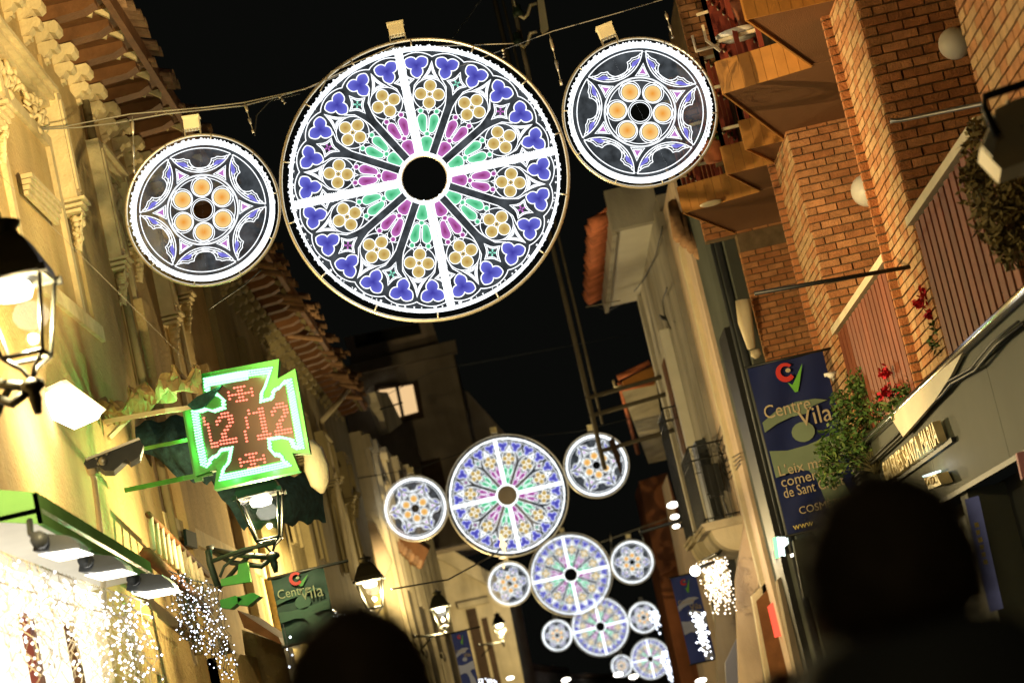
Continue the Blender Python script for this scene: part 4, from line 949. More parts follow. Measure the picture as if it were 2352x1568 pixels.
def wall_x(x, y0, y1, z0, z1, mats=('brick', 'brickc', 'brickc', 'brick')):
    n = 0; z = z0
    while z < z1:
        y = y0 - (BL * .5 if n % 2 else 0)
        while y < y1 - .02:
            a, c = max(y, y0), min(y + BL - .012, y1)
            if c - a > .03: bricks.append((Vector((x, a, z)), c - a, 'x', rb.choice(mats)))
            y += BL
        z += BH + BJ; n += 1
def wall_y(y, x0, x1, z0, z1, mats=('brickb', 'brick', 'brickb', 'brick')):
    n = 0; z = z0
    while z < z1:
        x = x0 - (BL * .5 if n % 2 else 0)
        while x < x1 - .02:
            a, c = max(x, x0), min(x + BL - .014, x1)
            if c - a > .03: bricks.append((Vector((a, y, z)), c - a, 'y', rb.choice(mats)))
            x += BL
        z += BH + BJ; n += 1
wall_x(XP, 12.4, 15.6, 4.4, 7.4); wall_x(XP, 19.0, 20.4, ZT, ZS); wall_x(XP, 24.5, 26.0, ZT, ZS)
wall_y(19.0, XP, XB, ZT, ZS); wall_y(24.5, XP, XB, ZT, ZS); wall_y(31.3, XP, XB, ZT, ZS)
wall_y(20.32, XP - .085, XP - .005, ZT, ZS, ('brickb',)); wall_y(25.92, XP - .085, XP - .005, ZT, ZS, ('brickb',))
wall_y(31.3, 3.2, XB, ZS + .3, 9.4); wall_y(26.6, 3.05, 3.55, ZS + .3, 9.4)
for bb_ in ((XP - .075, XP + .02, 20.33, 20.39, ZT, ZS), (XP - .075, XP + .02, 25.93, 25.99, ZT, ZS), (3.22, XB, 31.32, 31.6, ZS + .3, 9.4), (3.07, 3.6, 26.62, 26.9, ZS + .3, 9.4)): cb2 = MB(); cb2.box(*bb_); cb2.build('mortar_nib', 'mortar', Bk)
def area(bk):
    p, L, k, m = bk
    v = p - EYE; d = v.length
    q = v.normalized(); x = 1176 + FPX * q.dot(RT) / q.dot(FWD); y = 784 - FPX * q.dot(UP) / q.dot(FWD)
    if not (0 < x < 2340 and 0 < y < 1560): return 0
    return L * (abs(v.y) if k == 'y' else abs(v.x)) / d ** 3
bricks.sort(key=area, reverse=True)
mcache = {}; bo = origin(Bk)
for p, L, k, m in bricks[:298]:
    key = (round(L, 2), k, m)
    if key not in mcache: mcache[key] = brick_mesh(round(L, 2), k, m).mesh('brick', m)
    j = .004
    put('brick', mcache[key], Bk, p - bo + Vector((rb.uniform(-j, j), rb.uniform(-j, j), rb.uniform(-.002, .002))), (0, rb.uniform(-.006, .006) if k == 'y' else 0, 0))
rest = {}
for p, L, k, m in bricks[298:]:
    b = rest.setdefault(0, MB()); mi = {'brick': 0, 'brickb': 1, 'brickc': 2}[m]; j = rb.uniform(-.004, .004)
    if k == 'x': b.box(p.x - .012 + j, p.x + .05, p.y, p.y + L, p.z, p.z + BH, mi)
    else: b.box(p.x, p.x + L, p.y - .012 + j, p.y + .05, p.z, p.z + BH, mi)
rest[0].build('brickwork', ['brick', 'brickb', 'brickc'], Bk, kind='stuff')
# saw-tooth balconies
def balcony(near, tip, back, depthwall=4.72, ntile=9, rail=True, seed=0):
    (xn, yn), (xt, yt), (xb_, yb) = near, tip, back
    b = MB(); b.prism([(depthwall, yn, ZS), (xn, yn, ZS), (xt, yt, ZS), (xb_, yb, ZS), (depthwall, yb, ZS)], (0, 0, .26)); b.build('balcony_slab', 'soffit', Bk)
    for (pa, pb, n) in (((xn, yn), (xt, yt), ntile), ((xt, yt), (xb_, yb), int(ntile * 1.6))):
        pa, pb = Vector((*pa, 0)), Vector((*pb, 0)); d = pb - pa; L = d.length; n = max(2, int(L / .098)); d.normalize(); nn = Vector((d.y, -d.x, 0))
        if nn.x > .2 or (abs(d.x) > abs(d.y) and nn.y > 0): nn = -nn
        ang = math.atan2(d.y, d.x); tl = MB(); w_ = L / n
        tl.box(.0015, w_ - .0015, -.006, .012, 0, .32); tm = tl.mesh('fascia_tile', 'tileor')
        for i in range(n):
            o = put('fascia_tile', tm, Bk, pa + d * (w_ * i) + nn * .004 + Vector((0, 0, ZS - .02)) - bo, (0, 0, ang))
    if rail:
        pts = [Vector((xn, yn, 0)), Vector((xt, yt, 0)), Vector((xb_, yb, 0))]
        for a, c in ((pts[0], pts[1]), (pts[1], pts[2])):
            a = a + Vector((.03, .03, 0)); c = c + Vector((.03, .03, 0)); n = max(2, int((c - a).length / .21))
            for i in range(n + 1):
                p = a.lerp(c, i / n); m_ = MB(); m_.box(p.x - .022, p.x + .022, p.y - .022, p.y + .022, ZS + .25, ZS + 1.35); m_.build('railing_post', 'redpaint', Bk)
            for z in (.50, .98, 1.33):
                m_ = MB(); m_.tube([a + Vector((0, .03, ZS + z)), c + Vector((0, .03, ZS + z))], .022, 4); m_.build('railing_bar', 'cream', Bk)
balcony((3.6, 19.8), (2.81, 19.8), (3.6, 21.9)); balcony((3.6, 21.95), (2.77, 22.2), (3.6, 24.8)); balcony((3.6, 24.85), (3.19, 24.85), (3.57, 25.8), ntile=4)
balcony((3.57, 25.85), (3.06, 25.9), (3.53, 27.2), ntile=5); balcony((3.53, 27.25), (2.65, 27.5), (3.4, 29.5)); balcony((3.6, 10.5), (3.2, 14.0), (3.6, 19.75), rail=False)
b = MB(); b.prism([(XP, 10.5, ZS + 1.2), (XP, 31, ZS + 1.2), (XB, 31, ZS + 1.2), (XB, 10.5, ZS + 1.2)], (0, 0, .1)); b.build('upper_slab', 'soffit', Bk)
for (xx, yy) in ((3.35, 26.3), (3.4, 28.2), (3.45, 22.6)):
    m_ = MB(); m_.box(xx, xx + .25, yy, yy + 1.0, ZS + .26, ZS + 1.6); m_.build('shuttered_door', 'wooddark', Bk)
# white L brackets of the drying rack
dr = thing('drying_rack', 'cream folding rack hanging off the upper balcony beside the right rosette', 'rack', P(1600, 110, Y=22))
for pl in (((1590, 82), (1599, 118), (1652, 103)), ((1614, 58), (1622, 93), (1655, 118)), ((1600, 35), (1626, 27))):
    b = MB(); b.tube([P(x, y, Y=21.95) for x, y in pl], .017, 4); b.build('rack_bar', 'cream', dr)
for pl in (((1530, 385), (1540, 412), (1576, 402)), ((1560, 375), (1566, 398))):
    b = MB(); b.tube([P(x, y, Y=27) for x, y in pl], .02, 4); b.build('rack_bar', 'cream', dr)
def flowerpot(x, y, Y, s, lab, m='pot'):
    p = P(x, y, Y=Y); r = thing('flower_pot', lab, 'flower pot', p)
    b = MB(); b.lathe([(.10 * s, 0), (.14 * s, .2 * s), (.16 * s, .2 * s), (.16 * s, .25 * s), (.12 * s, .25 * s)], p, 14); b.build('pot_body', m, r)
    b = MB(); rn = random.Random(int(x))
    for i in range(60):
        c = p + Vector((rn.gauss(0, .09), rn.gauss(0, .09), .25 * s + abs(rn.gauss(0, .12)))) * 1.0; a = Vector((rn.uniform(-1, 1), rn.uniform(-1, 1), rn.uniform(-1, 1))).normalized() * .05; c2 = a.orthogonal().normalized() * .025
        b.add([c - a, c + c2, c + a, c - c2], [(0, 1, 2, 3)])
    b.build('foliage', 'leaf', r); return r
flowerpot(1728, 62, 22.45, 1.1, 'terracotta pot standing on the upper balcony behind the red posts')
b = MB(); b.lathe([(.05, 0), (.20, .03), (.24, .07)], P(1700, 92, Y=22.35), 14); b.build('saucer', 'white', None, 'pale saucer under the terracotta pot on the balcony', 'saucer')
flowerpot(1640, 372, 26.3, .9, 'dark pot on the middle balcony right of the right rosette')
# downlight ring in the lowest soffit
b = MB(); c = P(1633, 466, Z=ZS - .01); b.lathe([(.05, -.02), (.11, -.02), (.135, -.008), (.135, 0)], c, 16); b.build('ceiling_downlight', 'cream', None, 'round unlit downlight in the farthest balcony soffit', 'downlight')
# globe lamps
for (x, y, Y, lab) in ((2193, 100, 18.86, 'cream globe lamp on the upper right brick wall'), (1992, 437, 24.36, 'cream globe lamp half hidden behind the middle brick pier')):
    r = thing('globe_wall_lamp', lab, 'wall lamp', P(x, y, Y=Y), 'unlit globe lamps on the brick walls')
    s = 39 / FPX * Y; b = MB(); b.ball(P(x, y, Y=Y), s, 0, 20, 12); b.build('globe', 'white', r)
    b = MB(); b.lathe([(s * .5, 0), (s * .5, .14)], P(x, y, Y=Y), 14, 0, Matrix.Rotation(R_(-90), 3, 'X')); b.build('base', 'cream', r)
# slatted railings on the terrace
for (y0, y1, lab) in ((15.7, 18.97, 'red brown slatted railing on the terrace below the upper globe lamp'), (20.45, 24.45, 'red brown slatted railing on the terrace between the two brick piers')):
    r = thing('slatted_railing', lab, 'railing', (XP - .03, (y0 + y1) / 2, 3.5), 'slatted terrace railings')
    n = int((y1 - y0) / .25); sb = MB(); sb.box(-.007, .007, -.055, .055, -.02, 1.17); sm = sb.mesh('slat', 'slat')
    for i in range(n): put('slat', sm, r, (0, y0 + .08 + i * (y1 - y0 - .1) / n - (y0 + y1) / 2, 0), (0, 0, .12))
    b = MB(); b.box(XP - .07, XP + .01, y0, y1, 4.69, 4.76); b.build('top_rail', 'cream', r)
    b = MB(); b.box(XP + .012, XP + .04, y0, y1, 3.8, 3.86); b.box(XP + .012, XP + .04, y0, y1, 4.5, 4.56); b.build('back_rail', 'redpaint', r)
# banner rods and banners
rod = thing('banner_rod', 'black rod sticking out of the brick pier above the blue banner', 'rod', P(1920, 642, Y=19.6))
b = MB(); b.tube([P(1733, 674, Y=19.6), P(2112, 609, Y=19.6)], .018, 6); b.build('rod', 'black', rod)
b = MB(); b.tube([P(2103, 597, Y=19.6), P(2112, 625, Y=19.6)], .02, 6); b.ball(P(2112, 609, Y=19.55), .035); b.build('wall_bracket', 'black', rod)
b = MB(); b.tube([P(2045, 278, Y=18.8), P(2070, 276, Y=18.8), P(2275, 235, Y=17)], .02, 6); b.build('upper_rod', 'steel', None, 'greyish rod sticking out of the brick wall beneath the upper globe lamp', 'rod')
b = MB(); b.lathe([(.02, -.03), (.05, 0), (.02, .03)], P(1910, 862, Y=24.3), 10); b.tube([P(1893, 862, Y=24.3), P(1918, 855, Y=24.3), P(1915, 872, Y=24.4)], .02, 6); b.build('porcelain_insulator', 'white', None, 'small white insulator on the brick corner at the top right of the blue banner', 'insulator')
def text(root, body, x, y, Y, size, m='creamp', sx=1.0, shear=0, name='lettering', tilt=0.0, width=0.0):
    me = text_mesh(body, size, .002, m, 'LEFT', sx, shear, width)
    return put(name, me, root, P(x, y, Y=Y) - origin(root), (R_(90), R_(tilt), 0))
def banner(x0, y0, x1, y1, xl, yl, Y, m, lab, k=1.0, full=True):
    """k: picture scale against the large banner; corner pixels: top left, top right, bottom left"""
    root = thing('street_banner', lab, 'banner', P(x0, y0, Y=Y), 'banners hung along the street')
    a, c, d = P(x0, y0, Y=Y), P(x1, y1, Y=Y), P(xl, yl, Y=Y)
    W = (c.x - a.x); H = a.z - d.z; zt = a.z
    A_ = Vector((a.x, Y, zt))
    b = MB(); n = 14; nz = 26; vs = []
    for i in range(n + 1):
        for j in range(nz + 1): vs.append(A_ + Vector((W * i / n, .012 * math.sin(i * .9 + j * .35) + .01 * math.sin(j * .8), -H * j / nz)))
    b.add(vs, [(i * (nz + 1) + j, i * (nz + 1) + j + 1, (i + 1) * (nz + 1) + j + 1, (i + 1) * (nz + 1) + j) for i in range(n) for j in range(nz)], 0, True); b.build('cloth', m, root)
    for hz_ in (.01, -H): b = MB(); b.tube([A_ + Vector((-.03, 0, hz_)), A_ + Vector((W + .25, 0, hz_))], .015, 6); b.build('rod', 'black', root)
    def q(u, v, dy=-.035): return A_ + Vector((W * u, dy, -H * v))
    def shape(name, pts, mm, dy=-.032): b_ = MB(); b_.add([q(u, v, dy) for u, v in pts], [tuple(range(len(pts)))]); b_.build(name, mm, root)
    asp = W / H
    ring = [(.46 + .125 * math.cos(R_(t)), .075 + .125 * asp * math.sin(R_(t)) * 1.0) for t in range(40, 321, 20)] + [(.47 + .07 * math.cos(R_(t)), .07 + .07 * asp * math.sin(R_(t))) for t in range(320, 39, -20)]
    k2 = len(ring) // 2
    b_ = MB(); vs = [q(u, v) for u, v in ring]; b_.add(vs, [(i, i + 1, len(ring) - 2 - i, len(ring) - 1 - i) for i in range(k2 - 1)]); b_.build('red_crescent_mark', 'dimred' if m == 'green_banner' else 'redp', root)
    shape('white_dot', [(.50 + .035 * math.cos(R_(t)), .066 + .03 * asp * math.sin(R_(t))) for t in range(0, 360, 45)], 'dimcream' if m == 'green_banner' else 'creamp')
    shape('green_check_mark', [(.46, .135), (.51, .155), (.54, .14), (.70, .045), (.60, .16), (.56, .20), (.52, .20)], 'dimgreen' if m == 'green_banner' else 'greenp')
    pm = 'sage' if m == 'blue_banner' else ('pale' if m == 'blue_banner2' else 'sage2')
    shape('leaf_print', [(-0.0 + .02, .33), (.25, .275), (.5, .255), (.75, .262), (.9, .285), (.7, .30), (.62, .335), (.4, .335), (.2, .355), (.02, .39)], pm)
    shape('oval_print', [(.50 + .15 * math.cos(R_(t)), .435 + .10 * asp * math.sin(R_(t)) * 1.3) for t in range(0, 360, 24)], pm)
    shape('band_print', [(.02, .50), (.25, .52), (.5, .515), (.75, .495), (.98, .48), (.98, .615), (.8, .61), (.66, .63), (.72, .68), (.84, .76), (.9, .85), (.95, .99), (.60, .99), (.56, .84), (.52, .72), (.45, .66), (.3, .64), (.02, .66)], pm)
    def tx(body, u, v, size, mm='creamp', sx=1.0, w_=0.0):
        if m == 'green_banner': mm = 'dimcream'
        me = text_mesh(body, size * W / .82, .0015, mm, 'LEFT', sx, 0, w_); put('lettering', me, root, q(u, v, -.040) - origin(root), (R_(90), 0, 0))
    tx('Centre', .06, .315, .20, 'creamp', .88); tx('Vila', .47, .405, .27, 'creamp', .92)
    if full:
        tx("L'eix més", .06, .655, .155, 'creamp', .95); tx('comercial', .06, .72, .155, 'creamp', .95); tx('de Sant Cugat', .06, .785, .155, 'creamp', .74); tx('COSMÈTICA', .20, .895, .11, 'creamp'); tx('www', .08, .975, .10, 'yellowp')
    return root
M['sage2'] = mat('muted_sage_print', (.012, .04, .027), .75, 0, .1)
banner(1716, 846, 1890, 807, 1795, 1234, 25.2, 'blue_banner', 'large navy banner reading Centre Vila hanging by the brick piers')
banner(622, 1330, 742, 1300, 672, 1480, 23.4, 'green_banner', 'dark teal banner reading Vila on the left below the second lantern', full=False)
banner(1036, 1455, 1072, 1445, 1062, 1600, 44, 'blue_banner2', 'royal blue banner at the bottom, beneath the fourth lantern', full=False)
b2 = banner(1540, 1328, 1598, 1316, 1577, 1528, 46, 'blue_banner2', 'faded violet blue banner low on the right, left of the bulb string', full=False)
# terrace roof, fascia, gutter, sign
Sh = thing('shop_front_gallery', 'grey metal shop frontage with raised letters, lower right', 'shop', (XP, 22, 0))
b = MB(); b.box(XP - .02, 4.7, 10, 31, 3.28, 3.44); b.build('terrace_slab', 'mortar', Sh)
for i, y in enumerate((11.0, 14.2, 17.4, 20.6, 23.8, 27.0)):
    b = MB(); b.box(XP - .06, XP, y, y + 3.19, 2.60, 3.36); b.build('fascia_panel', 'steelmat', Sh)
b = MB(); b.box(XP - .09, XP + .02, 11, 30.2, 3.33, 3.47); b.build('grey_trim', 'steelmat', Sh)
b = MB(); b.tube([(XP - .10, 11, 3.50), (XP - .10, 30.2, 3.50)], .045, 10); b.build('gutter_tube', 'chrome', Sh)
b = MB(); b.box(XP - .08, XP - .03, 11, 30, 2.57, 2.61); b.build('bottom_edge', 'dark', Sh)
b = MB(); b.prism([P(x, y, X=XP - .14) for x, y in ((2040, 950), (2074, 1003), (2146, 921), (2184, 862), (2210, 810))], (.03, 0, 0)); b.build('awning_flap', 'cream', Sh)
b = MB(); pts = [P(x, y, X=XP - .12) for x, y in ((2352, 742), (2290, 790), (2240, 850), (2185, 880), (2165, 905), (2120, 950), (2060, 1010), (1990, 1075), (1930, 1130))]; b.tube(pts, .014, 5); b.tube([p + Vector((-.01, .1, .03)) for p in pts], .010, 5); b.build('fascia_cable', 'black', Sh)
adv = []
for ch in 'GALERIES SANTA MARIA':
    me = None if ch == ' ' else text_mesh(ch, .262, .035, 'letter', 'LEFT', 1.0, 0, .002); w_ = .10 if me is None else max(v.co.x for v in me.vertices) + .018
    adv.append((me, w_))
k_ = 3.3 / sum(a[1] for a in adv); pos = 0; seen_ = {}
for (me, w_), ch in zip(adv, 'GALERIES SANTA MARIA'):
    if me is not None:
        for v in me.vertices: v.co.x *= k_
        put('raised_letter', me, Sh, Vector((XP - .12, 22.8 - pos * k_, 3.0)) - origin(Sh), (R_(90), 0, R_(-90)))
    pos += w_
b = MB(); b.box(XP - .10, XP - .07, 19.25, 22.9, 2.96, 3.0); b.build('letter_rail', 'dark', Sh)
gl = thing('small_lit_number_box', 'small brass box lamp with a cool glow under the raised shop letters', 'lamp', P(2145, 1105, X=3.45))
b = MB(); b.prism([P(x, y, X=3.42) for x, y in ((2122, 1098), (2150, 1088), (2162, 1112), (2134, 1124))], (.1, 0, 0)); b.build('box', 'letter', gl)
for (x, y) in ((2130, 1105), (2142, 1102)): b = MB(); tb = P(x, y, X=3.40); b.tube([tb + Vector((0, .07 * math.cos(t), .03 * math.sin(t))) for t in [i * math.pi / 4 for i in range(8)]], .008, 5, 0, True); b.build('ring_mark', 'gold', gl)
b = MB(); b.prism([P(x, y, X=3.46) for x, y in ((2118, 1092), (2148, 1082), (2148, 1086), (2120, 1096))], (.05, 0, 0)); b.build('light_slot', 'signw', gl)
plamp('slot_light', P(2128, 1078, X=3.40), .7, (.85, .95, 1), gl, .02)
# doorway below
b = MB(); b.box(XP + .3, XP + .5, 10, 31, 0, 2.6); b.build('dark_doorway', 'black', Sh)  # black sheet stands in for the unlit space behind the shop front
for y in (13.6, 19.6, 24.4, 29.5): b = MB(); b.box(XP - .02, XP + .3, y, y + .35, 0, 2.58); b.build('pillar', 'steelmat', Sh)
sg = thing('vertical_sign_panel', 'pale blue vertical sign panel with yellow lettering right of the big head', 'sign', P(2262, 1370, Y=16.6))
b = MB(); b.prism([P(x, y, Y=16.6) for x, y in ((2216, 1146), (2245, 1138), (2302, 1396), (2274, 1404))], (.02, .06, 0)); b.build('panel', 'bluesign', sg)
for i in range(6):
    b = MB(); x, y = 2243 + i * 4.2, 1200 + i * 17; rnd = random.Random(i); b.prism([P(x - 5, y, Y=16.57), P(x + 4, y - 2, Y=16.57), P(x + 6 + rnd.uniform(-2, 2), y + 9, Y=16.57), P(x - 2, y + 11, Y=16.57)], (0, .01, 0)); b.build('glyph', 'yellowp', sg)
slab('pink_poster', ((2335, 1040), (2352, 1034), (2365, 1090), (2348, 1100)), 15.5, .05, 'pink_poster', None, 'sliver of a pink poster at the right edge under the fascia', 'poster') if 'pink_poster' in M else None
# plants on the terrace
def bush(name, lab, blobs, n, ml, ms=.05, flowers=0, seed=0, cat='plant', stems=8):
    rn = random.Random(seed); c0_ = Vector(blobs[0][0]); root = thing(name, lab, cat, (c0_.x, c0_.y, min(b_[0][2] - b_[1] for b_ in blobs)))
    lf = MB(); st = MB()
    tot = sum(b_[1] ** 2 for b_ in blobs)
    for c, r in blobs:
        c = Vector(c)
        for i in range(int(n * r * r / tot)):
            v = Vector((rn.gauss(0, 1), rn.gauss(0, 1), rn.gauss(0, 1))).normalized() * r * rn.random() ** .4
            v.y *= .7; p = c + v
            a = Vector((rn.uniform(-1, 1), rn.uniform(-1, 1), rn.uniform(-.9, .5))).normalized() * ms * rn.uniform(.6, 1.4)
            d = a.cross(Vector((rn.uniform(-1, 1), rn.uniform(-1, 1), rn.uniform(-1, 1)))).normalized() * ms * rn.uniform(.25, .5)
            lf.add([p - a, p - a * .2 + d, p + a, p - a * .2 - d], [(0, 1, 2, 3)], 1 if rn.random() < .3 else 0)
        for i in range(max(1, stems // len(blobs))):
            v = Vector((rn.uniform(-1, 1), rn.uniform(-.5, .5), rn.uniform(-.2, 1))) * r * .9; st.tube([root.location + Vector((rn.uniform(-.05, .05), 0, 0)), (root.location + c + v) / 2 + Vector((0, 0, .05)), c + v], .006, 4)
    lf.build('foliage', ml, root); st.build('stems', 'stem', root)
    return root
B3 = lambda x, y, Y, r: (P(x, y, Y=Y), r)
bush('terrace_shrub', 'bushy green shrub spilling over the shop gutter beside the navy banner', [B3(1988, 965, 23.6, .34), B3(1945, 1020, 23.8, .30), B3(1900, 1040, 24.0, .14), B3(2010, 850, 23.4, .15), B3(1975, 875, 23.6, .14), B3(1995, 890, 23.4, .2), B3(2003, 812, 23.4, .10), B3(2008, 775, 23.4, .06), B3(1935, 925, 23.8, .14), B3(1905, 1085, 24.2, .16), B3(2040, 940, 22.6, .20), B3(2060, 900, 22.4, .10)], 3000, ['leaf', 'leaf2'], .036, seed=2, stems=48)
def geranium(lab, x, y, Y, flw, blobs, seed):
    r = bush('geranium', lab, [B3(*q) for q in blobs], 380, ['leaf', 'leaf2'], .042, seed=seed, stems=10); rn = random.Random(seed + 5)
    for (fx, fy, fr) in flw:
        c = P(fx, fy, Y=Y); b = MB()
        for i in range(46):
            p = c + Vector((rn.gauss(0, .5), rn.gauss(0, .5), rn.gauss(0, .5))) * fr; a = Vector((rn.uniform(-1, 1), rn.uniform(-1, 1), rn.uniform(-1, 1))).normalized() * .028; d = a.orthogonal().normalized() * .02
            b.add([p - a, p + d, p + a, p - d], [(0, 1, 2, 3)])
        b.build('flower_head', 'flower', r, kind='stuff'); b = MB(); b.tube([c, P(x, y, Y=Y)], .005, 4); b.build('flower_stalk', 'stem', r)
geranium('red geranium in front of the upper part of the nearer brick pier', 2190, 790, 19.2, [(2128, 675, .055), (2112, 697, .045), (2138, 722, .045), (2186, 724, .07), (2165, 742, .03)], [(2170, 745, 19.2, .13), (2195, 770, 19.2, .16), (2150, 790, 19.4, .08), (2175, 800, 19.2, .10)], 21)
geranium('red geranium on the terrace right of the bushy shrub', 2060, 930, 21.5, [(2034, 858, .05), (2070, 862, .05), (2062, 895, .07), (2036, 902, .06)], [(2060, 930, 21.5, .14), (2105, 870, 21, .10), (2125, 845, 20.8, .10), (2085, 905, 21, .12)], 31)
bush('dried_hanging_plant', 'dried brown creeper hanging beside the floodlight box at the right edge', [B3(2275, 420, 15.2, .22), B3(2255, 340, 15.2, .14), B3(2300, 500, 15, .20), B3(2320, 560, 15, .14), B3(2245, 295, 15.2, .07), B3(2240, 395, 15.2, .10), B3(2330, 460, 15, .16)], 2300, ['dry', 'dry'], .035, seed=5, stems=14)
fb = thing('floodlight_box', 'cream box floodlight with a black cable at the upper right edge', 'lamp', P(2310, 380, Y=10.8))
b = MB(); b.prism([P(x, y, Y=10.8) for x, y in ((2251, 338), (2288, 250), (2330, 228), (2420, 205), (2430, 360), (2352, 372), (2300, 389), (2283, 372))], (.05, .35, 0)); b.build('housing', 'cream', fb)
b = MB(); b.prism([P(x, y, Y=10.77) for x, y in ((2256, 335), (2286, 262), (2297, 300), (2280, 360))], (0, .03, 0)); b.build('lens', 'white', fb)
b = MB(); b.tube([P(2420, 170, Y=10.7), P(2330, 200, Y=10.7), P(2262, 222, Y=10.7), P(2262, 250, Y=10.7), P(2290, 312, Y=10.7)], .02, 7); b.build('cable', 'black', fb)
spot('floodlight_beam', P(2262, 330, Y=11.3), (-3.6, 19.0, 8.3), 9500, (1, .76, .36), fb, .12, 37, .5)  # beam added to light the left facade; the fixture itself is unlit
for (x, y) in ((2315, 235), (2346, 292)): b = MB(); b.ball(P(x, y, Y=10.78), .01, 0, 6, 4); b.build('screw', 'steel', fb)
# slate house
Sl = thing('slate_grey_house', 'narrow slate grey house front between the brick block and the beige house', 'building', (3.5, 33.5, 0))
b = MB(); b.box(3.47, 4.6, 31.62, 35.9, 0, 8.9); b.build('wall', 'slate', Sl)
b = MB(); b.tube([(3.42, 31.9, 9), (3.42, 31.9, 0)], .05, 8); b.tube([(3.40, 32.5, 9), (3.40, 32.5, 3)], .03, 6); b.build('downpipe', 'dark', Sl)
b = MB(); b.box(3.38, 3.47, 33.4, 34.6, 0, 6.3); b.build('recess_panel', 'black', Sl)
for k in range(5):
    b = MB(); b.tube([P(1548 + k * 16, 470 + k * 9, Y=36.3), P(1560 + k * 16, 545 + k * 13, Y=35.4)], .10, 8); b.build('roof_tile', 'tile', Sl)
rl = thing('rolled_blind_box', 'cream cylindrical fitting on the slate house above the navy banner', 'lamp', P(1720, 800, Y=31))
b = MB(); b.tube([P(1706, 690, Y=31), P(1712, 740, Y=31), P(1726, 800, Y=31)], [.10, .10, .055], 10); b.build('shade', 'cream', rl)
b = MB(); b.lathe([(.03, -.06), (.07, -.02), (.06, .05)], P(1736, 812, Y=31), 10); b.build('end_cap', 'cream', rl)
# beige house
Be = thing('beige_house', 'beige rendered house with tiled eave, iron balconies and wall brackets, right of the second row', 'building', (3.4, 43, 0))
b = MB(); b.box(3.42, 6, 36.0, 39.0, 0, 9.2); b.build('wall', 'plasterpink', Be)
b = MB(); b.box(3.38, 6, 39.0, 49.2, 0, 9.5); b.build('grey_wall', 'plastergrey', Be)
for (y, wd, pr, m, z0, z1) in ((36.9, .3, .05, 'plaster3', 0, 8.2), (38.9, .35, .07, 'plastergrey', 0, 9.2), (41.2, .3, .05, 'plastergrey', 0, 8.3), (43.0, .35, .19, 'white', 3.2, 7.9), (45.6, .3, .12, 'white', 3.2, 6.8), (47.8, .4, .10, 'plastergrey', 0, 9.4)):
    b = MB(); b.box(3.40 - pr, 3.42, y, y + wd, z0, z1); b.build('pilaster', m, Be)
b = MB(); b.box(3.28, 3.40, 44.6, 45.5, 3.4, 7.6); b.build('window_reveal', 'wood', Be)
b = MB(); b.box(2.72, 3.40, 40.8, 48.7, 9.45, 9.55); b.build('eave_soffit', 'white', Be)
b = MB(); b.box(2.66, 3.5, 40.55, 40.8, 9.4, 10.1); b.box(2.64, 2.72, 40.8, 48.8, 9.35, 9.8); b.build('eave_fascia', 'plastergrey', Be)
tlb = MB(); tlb.tube([(2.62, 0, 9.74), (2.30, 0, 9.66)], .12, 8); tlm2 = tlb.mesh('roof_tile', 'redtile', origin(Be))
for i in range(30): put('roof_tile', tlm2, Be, (random.uniform(-.03, .03), 41.0 + i * .26, 0))
b = MB(); b.prism([(2.5, 40.9, 9.8), (3.5, 40.9, 10.3), (3.5, 40.9, 9.8)], (0, 8, 0)); b.build('roof_slope', 'redtile', Be)
def iron_balcony(x0, x1, y0, y1, zf, zr, corb=True):
    b = MB(); b.box(x0 - .05, x1, y0 - .05, y1 + .05, zf - .10, zf); b.box(x0 - .08, x1, y0 - .08, y1 + .08, zf - .03, zf + .02); f = b.build('balcony_floor', 'plaster3', Be)
    if corb:
        b = MB(); n = 8; b.prism([(x1, y0 + .1, zf - .10)] + [(x1 - (x1 - x0) * .9 * math.cos(math.pi / 2 * i / n), y0 + .1, zf - .10 - .42 * math.sin(math.pi / 2 * i / n)) for i in range(n + 1)], (0, y1 - y0 - .2, 0)); b.build('balcony_corbel', 'plaster3', Be)
    r = MB()
    ps = [Vector((x1, y0, 0)), Vector((x0, y0, 0)), Vector((x0, y1, 0)), Vector((x1, y1, 0))]
    for z, t in ((zr, .016), (zf + .08, .012), (zr - .22, .008)): r.tube([p + Vector((0, 0, z)) for p in ps], t, 5)
    for a, c in zip(ps[:-1], ps[1:]):
        n = max(2, int((c - a).length / .11))
        for i in range(n + 1):
            p = a.lerp(c, i / n); r.tube([p + Vector((0, 0, zf)), p + Vector((0, 0, zr))], .008, 4)
            if i < n:
                q_ = a.lerp(c, (i + .5) / n); r.tube([q_ + Vector((0, .0, zr - .11)) + Vector(((c - a).normalized().x * .04 * math.cos(t), (c - a).normalized().y * .04 * math.cos(t), .06 * math.sin(t))) for t in [j * math.pi / 3 for j in range(6)]], .005, 3, 0, True)
    r.build('iron_railing', 'black', Be)
iron_balcony(2.86, 3.42, 38.2, 40.6, 4.0, 5.25); iron_balcony(3.0, 3.40, 43.8, 46.0, 4.2, 6.6)
b = MB(); b.box(3.2, 3.40, 40.9, 42.0, 2.4, 5.6); b.build('open_shutter', 'dark', Be)
b = MB(); b.box(3.02, 3.3, 38.6, 38.9, 4.5, 4.95); b.box(3.05, 3.28, 38.58, 38.62, 4.42, 4.5); b.build('hung_box', 'black', Be)
slab('lower_wall_face', ((1711, 1195), (1753, 1190), (1767, 1308), (1730, 1361), (1758, 1600), (1700, 1600), (1690, 1330)), 37.6, .3, 'plasterpink', Be)
slab('door_frame', ((1727, 1367), (1778, 1319), (1840, 1580), (1765, 1590)), 36.9, .3, 'plaster3', Be)
slab('door_recess', ((1737, 1380), (1773, 1342), (1822, 1575), (1776, 1583)), 36.85, .04, 'wood', Be)
